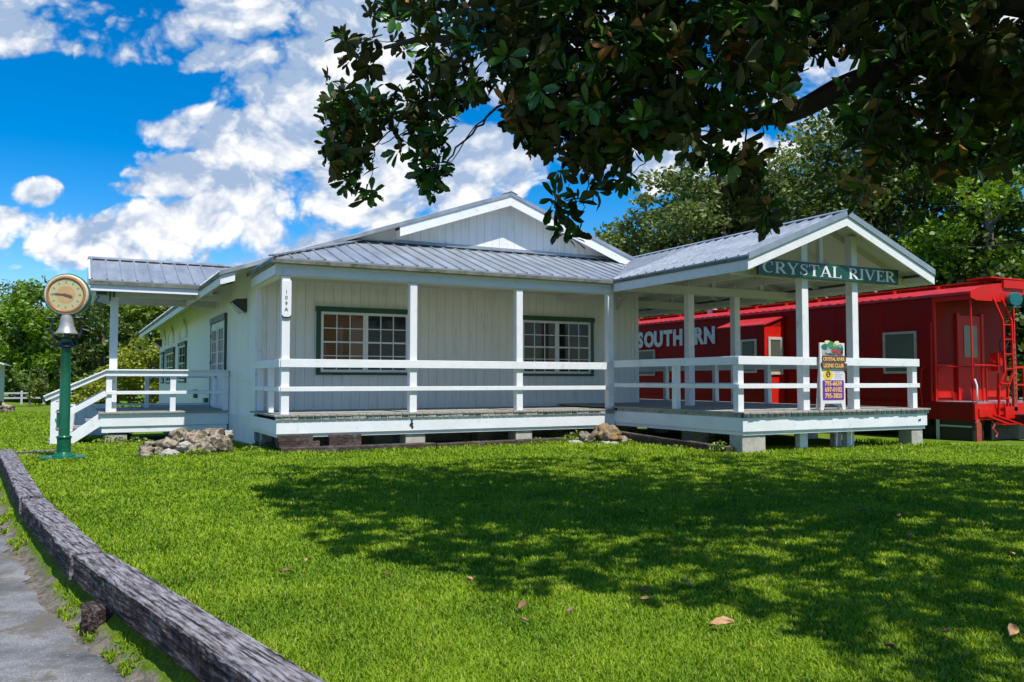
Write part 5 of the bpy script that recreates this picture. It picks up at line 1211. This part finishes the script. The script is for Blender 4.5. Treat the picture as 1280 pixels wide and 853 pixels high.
# ------------------------------------------------------------ magnolia overhead
def magnolia():
    global RG
    RG=np.random.default_rng(77); rnd=random.Random(5)
    cam0=np.array([0,0,EYE]); fw=np.array([math.sin(YAW)*math.cos(PITCH),math.cos(YAW)*math.cos(PITCH),math.sin(PITCH)]); rt=np.array([math.cos(YAW),-math.sin(YAW),0]); upv=np.cross(rt,fw)
    def pt(px,py,d): return cam0+d*(fw+rt*(px-640)/FPX+upv*(426.5-py)/FPX)
    def proj(p): q=p-cam0; c=q@fw; return (640+FPX*(q@rt)/c,426.5-FPX*(q@upv)/c,c)
    def inside(poly,x,y):
        r=False; n=len(poly); j=n-1
        for i in range(n):
            if (poly[i][1]>y)!=(poly[j][1]>y) and x<(poly[j][0]-poly[i][0])*(y-poly[i][1])/(poly[j][1]-poly[i][1])+poly[i][0]: r=not r
            j=i
        return r
    # the crown's real extent, measured from the photograph (each boundary with its distance)
    A=[(404,95),(415,62),(440,22),(470,-20),(470,-60),(1340,-60),(1340,150),(1230,70),(1130,78),(1085,150),(1010,130),(905,165),(855,170),(790,180),(740,178),(700,150),(640,148),(622,112),(585,108),(545,128),(500,122),(470,140),(440,160),(412,140)]
    Bp=[(404,120),(406,165),(408,205),(424,222),(448,238),(462,225),(455,195),(474,165),(500,140),(470,120)]
    Cp=[(505,125),(512,165),(522,205),(536,232),(548,228),(556,195),(548,165),(600,130),(585,105)]
    Dp=[(640,140),(655,178),(690,188),(740,196),(790,190),(860,165),(700,130)]
    Fp=[(1085,125),(1068,160),(1078,205),(1100,222),(1135,205),(1185,222),(1235,205),(1300,215),(1320,60),(1180,60)]
    holes=[[(985,82),(1020,66),(1060,62),(1108,74),(1098,112),(1060,128),(1010,140),(975,130)],[(1255,0),(1282,-10),(1282,45),(1262,40)],[(1230,180),(1262,170),(1262,196),(1236,200)],[(1000,150),(1040,135),(1060,150),(1050,185),(1000,175)],[(560,135),(590,120),(625,130),(640,170),(600,200),(570,170)],[(980,95),(1010,88),(1012,110),(990,112)]]
    clusters=[]
    def dist(px): return 8.4-1.6*max(0,min(1,(px-400)/500))
    def add(poly,n,dlo,dhi,sc=1.):
        xs=[p[0] for p in poly]; ys=[p[1] for p in poly]; k=0
        while k<n:
            x=rnd.uniform(min(xs),max(xs)); y=rnd.uniform(min(ys),max(ys))
            if not inside(poly,x,y) or any(inside(h,x,y) for h in holes): continue
            if x<640 and rnd.random()<.45*(1-max(0,x-540)/100): k+=1; continue
            d=dist(x)+rnd.uniform(dlo,dhi); clusters.append((pt(x,y,d),sc)); k+=1
    add(A,1150,-.8,2.3); add(Bp,130,-.3,.5,.95); add(Cp,95,-.2,.4,.9); add(Dp,110,-.4,.6); add(Fp,230,.0,2.5)
    add([(600,-60),(1340,-60),(1340,60),(1180,60),(1070,70),(950,110),(860,150),(740,150),(650,110)],330,.2,3.0)
    for x,y in ((700,212),(716,200),(731,188),(750,228),(742,240),(775,215),(782,228),(765,205),(700,258),(714,274),(705,268),(690,262),(711,292),(722,255),(694,246),(728,214),(884,196),(902,188),(915,200),(893,210),(926,222),(934,236),(918,246),(940,250),(960,262),(952,268),(945,205),(862,182),(1075,238),(1072,246),(1085,230),(1168,225),(455,240),(450,225),(466,240),(540,240),(534,230),(550,205),(500,190),(508,178),(662,180),(674,176),(430,228),(875,185),(890,200),(905,205),(918,212),(930,208),(940,232),(922,232),(948,258),(956,272),(966,266),(870,170),(930,180),(945,190),(735,212),(756,222),(786,222),(706,282),(718,296)): clusters.append((pt(x+rnd.uniform(-3,3),y+rnd.uniform(-3,3),dist(x)+rnd.uniform(-.2,.3)),.95))
    NV=len(clusters)
    # rest of the crown above and beside the picture: fills the shape whose shade falls on the lawn
    shade=[(330,632),(360,604),(440,588),(560,579),(700,573),(900,571),(1100,578),(1300,590),(1800,640),(2200,900),(1040,900),(1010,800),(960,775),(860,752),(790,748),(700,742),(610,735),(560,712),(500,700),(430,690),(395,665)]
    sh=np.array([-sd.x/sd.z,-sd.y/sd.z])
    G_=[]
    for (x,y) in shade:
        d_=EYE*FPX/(y-476+.0) ; l=(x-640)/FPX*d_; G_.append((math.sin(YAW)*d_+math.cos(YAW)*l, math.cos(YAW)*d_-math.sin(YAW)*l))
    xs=[p[0] for p in G_]; ys=[p[1] for p in G_]; k=0; tries=0
    while k<3500 and tries<160000:
        tries+=1
        gx=rnd.uniform(min(xs),min(max(xs),14)); gy=rnd.uniform(min(ys),max(ys))
        if not inside(G_,gx,gy): continue
        h=rnd.uniform(3.6,8.8); p=np.array([gx-sh[0]*h,gy-sh[1]*h,h]); q=proj(p)
        if q[2]>.3 and -40<q[0]<1320 and -40<q[1]<900:
            continue
        if np.linalg.norm(p-cam0)<1.6: continue
        clusters.append((p,1.1)); k+=1
    # leaf template: 2 layers (top glossy, underside rusty)
    nu=5; prof=[0.1,.55,.95,.95,0.12]; xs_=[0,.25,.55,.8,1.0]
    def leaf_verts():
        V=[]
        for i in range(nu):
            w=prof[i]*.215; droop=-.12*xs_[i]**2
            V+=[(xs_[i],-w,droop+w*.30),(xs_[i],0,droop),(xs_[i],w,droop+w*.30)]
        return np.array(V)
    T0=leaf_verts(); Ft=[]
    for i in range(nu-1):
        a=3*i; Ft+=[(a,a+3,a+4,a+1),(a+1,a+4,a+5,a+2)]
    Ft=np.array(Ft); nT=len(T0)
    Vs=[];Fs=[];Ts=[];Ms=[]; off=0
    twigs=MB()
    for ci,(c,sc) in enumerate(clusters):
        ax=np.array([rnd.gauss(0,.6),rnd.gauss(0,.6),rnd.gauss(.25,.6)]); ax/=np.linalg.norm(ax)+1e-9
        nl=rnd.randint(7,11); ct=rnd.random()
        ref=np.array([0,0,1.]) if abs(ax[2])<.9 else np.array([1.,0,0]); e1=np.cross(ax,ref); e1/=np.linalg.norm(e1); e2=np.cross(ax,e1)
        for k in range(nl):
            th=k*2.4+rnd.uniform(-.3,.3); el=rnd.uniform(.05,1.1)
            d=(e1*math.cos(th)+e2*math.sin(th))*math.cos(el)+ax*math.sin(el); d[2]-=.12; d/=np.linalg.norm(d)
            nrm=ax*math.cos(el)-(e1*math.cos(th)+e2*math.sin(th))*math.sin(el); nrm+=np.array([rnd.gauss(0,.25),rnd.gauss(0,.25),.35+rnd.gauss(0,.25)]); s=np.cross(nrm,d); s/=np.linalg.norm(s)+1e-9; nn=np.cross(d,s)
            Ls=rnd.uniform(.105,.195)*sc; o=c+d*.02+ax*rnd.uniform(-.05,.05)
            P_=o+T0[:,:1]*Ls*d+T0[:,1:2]*Ls*s+T0[:,2:3]*Ls*nn
            Vs.append(P_); Fs.append(Ft+off); off+=nT
            Vs.append(P_-nn*.0018); Fs.append(Ft[:,::-1]+off); off+=nT
            tn=min(.84,max(0,rnd.gauss(.42,.24)+.2*(ct-.5))); 
            if rnd.random()<.025 or ct>.988: tn=1.0
            Ts.append(np.full(2*nT,tn)); Ms.append(np.repeat([0,1],len(Ft)))
    V=np.concatenate(Vs);F=np.concatenate(Fs);T=np.concatenate(Ts);Mi=np.concatenate(Ms)
    base=(9.2,2.4,0.0)
    t=thing('magnolia_tree',base,'large dark magnolia whose leafy boughs overhang the lawn from the right','tree')
    me=np_mesh('crown',V-np.array(base),F,T,Mi); me.polygons.foreach_set('use_smooth',[True]*len(F))
    top=leafmat('magnolia_leaf_top',(.02,.075,.008),(.085,.235,.02),(.36,.24,.06),rough=.25,translucent=.32,spec=.5)
    bot=leafmat('magnolia_leaf_underside',(.028,.045,.010),(.11,.11,.028),(.42,.20,.06),rough=.6,translucent=.32,spec=.2)
    me.materials.append(top); me.materials.append(bot); o=bpy.data.objects.new('crown',me); COL.objects.link(o); o.parent=t
    # trunk and limbs
    mb=MB(); mb.tube([(9.2,2.4,-.3),(9.15,2.45,.5),(9.0,2.6,1.8),(8.8,2.9,3.0),(8.4,3.1,4.3),(8.0,3.3,6.0),(7.8,3.4,8.0)],[.42,.32,.28,.26,.22,.16,.08],14)
    part('trunk',mb,barkm,t)
    def P3(x,y,d): return Vector(pt(x,y,d))
    limbs=[([(8.9,2.8,2.7),P3(1330,92,7.2),P3(1235,84,7.3),P3(1150,72,7.4),P3(1100,92,7.5),P3(1040,118,7.6),P3(975,146,7.7),P3(905,150,7.8),P3(820,120,8.0),P3(740,110,8.2)],[.2,.16,.15,.13,.11,.10,.085,.07,.05,.03]),
           ([(8.6,3.0,3.8),P3(1320,10,7.0),P3(1180,-10,7.2),P3(1000,20,7.6),P3(850,30,8.0),P3(700,40,8.4),P3(560,50,8.8),P3(480,60,9)],[.2,.15,.12,.10,.08,.06,.045,.02]),
           ([P3(1300,92,7.3),P3(1250,140,7.6),P3(1215,170,7.8),P3(1150,170,8.0),P3(1100,190,8.2)],[.08,.06,.05,.035,.015]),
           ([(8.2,3.2,5),P3(900,-300,6),P3(600,-280,6.5)],[.16,.1,.05]),([(8.0,3.3,5.5),(5.5,1.5,6.2),(3.5,1.0,6.6)],[.14,.08,.04]),([(8.2,3.2,5.0),(9.5,5.0,6),(10.5,7,6.3)],[.14,.1,.05]),
           ([(8.1,3.2,5.2),(6.6,4.4,6.3),(4.8,5.6,6.4),(3.2,6.4,6.0)],[.14,.1,.07,.03])]
    for k,(p,r) in enumerate(limbs):
        mb=MB(); q=[]; rr=[]
        for i in range(len(p)-1):
            for j in range(4):
                tt=j/4; v=Vector(p[i]).lerp(Vector(p[i+1]),tt); v+=Vector((mnoise.noise(v*1.7),mnoise.noise(v*1.7+Vector((9,0,0))),mnoise.noise(v*1.7+Vector((0,9,0)))))*.06; q.append(v); rr.append(r[i]*(1-tt)+r[i+1]*tt)
        q.append(Vector(p[-1])); rr.append(r[-1]); mb.tube(q,rr,9); part('limb',mb,barkm,t)
    tw=MB()
    def twig(pl,r=.010):
        q=[P3(x,y,dist(x)+.05) for x,y in pl]; q2=[q[0]]
        for a_,b_ in zip(q[:-1],q[1:]):
            for j in (.33,.66,1): v=a_.lerp(b_,j); q2.append(v+Vector((rnd.uniform(-1,1),rnd.uniform(-1,1),rnd.uniform(-1,1)))*.02)
        n=len(q2); tw.tube(q2,[r*(1-.7*i/(n-1)) for i in range(n)],5)
    twig([(640,120),(612,142),(596,160),(572,185),(556,208),(560,215),(545,232)],.014); twig([(612,142),(590,165),(565,200),(548,196)],.008)
    twig([(560,90),(530,150),(500,170),(478,182),(470,180)],.010); twig([(510,120),(495,160),(468,185),(465,210),(460,235)],.010)
    twig([(760,170),(748,200),(738,225),(730,250),(728,262)],.010); twig([(745,180),(735,195),(722,212),(705,250)],.008); twig([(800,170),(812,200),(795,215),(782,225)],.007)
    twig([(860,90),(800,55),(770,80),(745,95)],.009); twig([(800,60),(830,40),(900,60)],.008); twig([(560,30),(545,40),(520,48)],.010)
    twig([(930,150),(935,190),(928,220),(935,245)],.009); twig([(935,215),(950,240),(960,258)],.007); twig([(1100,120),(1085,170),(1080,200),(1077,238)],.009)
    for ci in range(0,NV,3):
        c=clusters[ci][0]; q=Vector(c); a=Vector((rnd.gauss(.3,.3),rnd.gauss(-.1,.3),rnd.gauss(.25,.2))); a*= .35
        x_,y_,_=proj(np.array(q+a))
        if not inside(A,x_,y_): a=Vector((.02,0,.1))
        tw.tube([q,q+a*.5+Vector((0,0,-.02)),q+a],[.004,.006,.008],4)
    tg=part('twig',tw,barkm,t); tg['kind']='stuff'
magnolia()

# ------------------------------------------------------------ lawn blades
def lawn():
    global RG
    RG=np.random.default_rng(3); N=1200000
    th=YAW+RG.uniform(R(-38),R(36),N); r=np.exp(RG.uniform(math.log(2.3),math.log(44),N)); x=r*np.sin(th); y=r*np.cos(th)
    kx=np.interp(y,[p[1] for p in KERB],[p[0] for p in KERB]); 
    keep=((x>kx+.10)|(y>18.4))
    patch=np.array([mnoise.noise(Vector((a*1.6,b*1.6,4)))+.5*mnoise.noise(Vector((a*5,b*5,9))) for a,b in zip(x,y)])
    under=((x>3.25)&(x<10.4)&(y>15.35))|((x>10.6)&(x<15.2)&(y>11.5))|((x>3.2)&(y>17))|((x>.7)&(x<3.3)&(y>21.1))|((x>10.3)&(x<19)&(y>14))
    near_edge=RG.uniform(0,1,N)<.0
    asph=(x<kx-.25+.07*patch)&(y<17.5)
    strip=(x<=kx+.10)&(x>kx-.5)&(y<17.8)&(patch>-.02)&~asph
    keep=(keep|strip)&~under&~asph&~((x>-.5)&(x<.18)&(y>15.85)&(y<16.35))
    keep&=~((np.abs(x-kx)<.112)&(y<16.4))
    keep&=(r<20)|(x<3)
    x=x[keep];y=y[keep];r=r[keep];patch=patch[keep];n=len(x)
    z=np.array([gh(a,b) for a,b in zip(x,y)])
    tall=np.ones(n); edge=((y>10.9)&(y<15.4)&(x>8.4)&(x<15.6)&(y>11.1-.02*(x)))|((y>14.8)&(x>3)&(x<10.5)); tall[edge]=1.5
    h=(.031+.012*RG.uniform(-1,1,n)+.010*patch)*(1+.055*np.minimum(r,22))*tall; w=.0023*(1+.30*np.clip(r-2.5,0,24))
    a=RG.uniform(0,2*np.pi,n); d=np.stack([np.cos(a),np.sin(a),np.zeros(n)],1); s=np.stack([-np.sin(a),np.cos(a),np.zeros(n)],1)
    # blades face mixed directions, lean outward
    lean=RG.uniform(.15,1.1,n)[:,None]; P0=np.stack([x,y,z-.004],1); up=np.array([0,0,1.])
    P1=P0+up*(h*.6)[:,None]+d*(h[:,None]*lean*.30); P2=P0+up*(h*(1-.25*lean[:,0]))[:,None]+d*(h[:,None]*lean*.85)
    V=np.stack([P0-s*w[:,None],P0+s*w[:,None],P1+s*w[:,None]*.85,P1-s*w[:,None]*.85,P2+s*w[:,None]*.15,P2-s*w[:,None]*.15],1).reshape(-1,3)
    b=np.arange(n)[:,None]*6; F=np.concatenate([b+np.array([[0,1,2,3]]),b+np.array([[3,2,4,5]])],1).reshape(-1,4)
    low=np.sin(x*.8+1.3*np.sin(y*.5))*np.sin(y*.9+x*.3); tone=np.clip(RG.normal(.45,.18,n)+.36*patch+.09*low,0,.86); dry=RG.uniform(0,1,n)<(.012+.03*np.clip(patch,0,1)); tone[dry]=1.0
    me=np_mesh('lawn_grass',V,F,np.repeat(tone,6)); gm=leafmat('grass_blade',(.075,.180,.006),(.30,.43,.018),(.48,.46,.14),rough=.6,translucent=.33,spec=.25); me.materials.append(gm)
    o=bpy.data.objects.new('lawn_grass',me); COL.objects.link(o); tag(o,'short bright green lawn grass between the timber kerb and the depot','grass',kind='stuff')
lawn()
# weeds by the porch
def weeds():
    global RG
    spots=[(8.9,14.6,.25,.2),(9.3,15.0,.3,.28),(8.4,15.1,.3,.15),(10.3,13.4,.25,.2),(10.15,12.6,.3,.16),(10.2,11.6,.22,.3),(9.95,14.0,.2,.14),(1.9,15.6,.2,.16),(1.2,20.4,.4,.2),(.7,20.6,.35,.25),(3.3,17.0,.3,.2),(2.9,16.2,.2,.15),(11.6,13.8,.3,.3),(12.8,14.2,.4,.25),(7.2,15.45,.5,.15),(9.3,15.9,.5,.3)]
    lab=['weeds behind the corner stones','weeds in the inner porch corner','weeds under the porch by the stones','weeds along the middle of the leaning sleeper','weeds near the lower end of the leaning sleeper','dry weeds at the pavilion corner pier','weeds right of the orange stone','weeds in front of the rock pile','weeds under the platform edge','weeds beside the platform pier','weeds at the depot corner pier','weeds right of the rock pile','weeds under the pavilion deck, left','weeds under the pavilion deck, centre','weeds under the middle of the porch','weeds under the porch near the inner corner']
    for i,((x,y,r_,h),lb) in enumerate(zip(spots,lab)):
        RG=np.random.default_rng(400+i); n=260; a=RG.uniform(0,6.28,n); q=r_*np.sqrt(RG.uniform(0,1,n)); zz=RG.uniform(0,1,n)*h*(1-.5*q/r_)
        C=np.stack([q*np.cos(a),q*np.sin(a),zz],1); V,F,T=leaf_quads(C,.055,.7,.5); me=np_mesh('weeds',V,F,T); me.materials.append(FM['mid']); o=bpy.data.objects.new('weeds',me); o.location=(x,y,gh(x,y)); COL.objects.link(o); tag(o,'low green '+lb,'weeds','weeds around the decks')
weeds()
# fallen leaves
def fallen():
    lm=[mat('dry_leaf_tan',(.42,.24,.11),.6,var=.25,scale=20),mat('dry_leaf_brown',(.17,.085,.045),.6,var=.3,scale=20)]
    L_=[(898,790,.17,0),(1255,797,.15,0),(855,737,.12,0),(1040,690,.09,1),(653,767,.11,1),(805,745,.09,1),(806,758,.10,0),(360,720,.09,1),(712,772,.07,1),(484,724,.07,1),(648,648,.08,1),(1105,818,.12,1),(1175,798,.10,1),(958,672,.10,1),(870,650,.08,1),(1195,662,.10,1),(1135,680,.10,1),(508,636,.08,1),(433,676,.08,1),(588,731,.08,0),(955,671,.07,0),(1120,655,.09,1),(1075,648,.09,1),(935,620,.08,0),(1285,745,.14,1),(385,705,.06,0),(655,676,.08,1),(1258,703,.09,0),(655,785,.06,1),(735,628,.09,0)]
    WH=['','','lying flat in light, above and left of the biggest leaf','in the shade far below the SOUTHERN bay window','in the sun, lowest left of centre','just above its twin near the middle of the lawn','just below its twin near the middle of the lawn',
        'in the sun nearest the foreground timber beam','near the lower middle, in sunny grass','at the edge of the shade below the left window','in the shade below the second window of the porch','low on the right, farther left of two dark ones','low on the right, nearer the pale leaf at the edge',
        'in mid shade right of centre','in the shade straight below the stones','in the shade near the right edge, upper of the pair','in the shade left of the pair near the right edge','in the shade below the left window, farthest back','in the sun along the left edge of the shade','at the lower edge of the shade, left of centre',
        'in mid shade beside a darker leaf','in the back of the shade below the caboose window','in the back of the shade below the sandwich board','in the shade below the pavilion corner pier, farthest back','at the right edge of the lawn, above the pale one','in the sunlit grass left of the shade boundary',
        'in the shade a little below the stones','in the shade at the right margin','on the sunlit grass, lowest of the small leaves left of centre','in the back of the shade right of the stones']
    for i,(px,py,s,m_) in enumerate(L_):
        s*=.74; d_=EYE*FPX/(py-476); x,y=gp(px,d_); rnd=random.Random(i); mb=MB(); n=7; V=[];F=[]
        for j in range(n):
            t=j/(n-1); w=math.sin(math.pi*min(1,t*1.02))**.8*.26*s; cu=.18*s*math.sin(math.pi*t)
            for a_ in (-1,-.5,0,.5,1): V.append((s*(t-.5),w*a_*.9,cu*.5+abs(a_)**1.6*.16*s+.012*rnd.uniform(-1,1)*s*4))
        for j in range(n-1):
            for k in range(4): a=5*j+k; F.append((a,a+5,a+6,a+1))
        mb.add(V,F,0,True); me=mb.mesh('fallen_leaf'); me.materials.append(lm[m_]); o=bpy.data.objects.new('fallen_leaf',me)
        o.location=(x,y,gh(x,y)+.045+.002*d_); o.rotation_euler=(rnd.uniform(-.5,.5),rnd.uniform(-.4,.4),rnd.uniform(0,6.28)); COL.objects.link(o)
        sm=o.modifiers.new('thick','SOLIDIFY'); sm.thickness=.0015
        if i==0: tag(o,'large curled tan leaf on the lawn, the biggest near the bottom centre','fallen leaf','fallen magnolia leaves')
        elif i==1: tag(o,'pale tan leaf standing up in the grass at the lower right edge','fallen leaf','fallen magnolia leaves')
        else: tag(o,('small dry brown leaf ' if m_ else 'small dry tan leaf ')+WH[i],'fallen leaf','fallen magnolia leaves')
fallen()
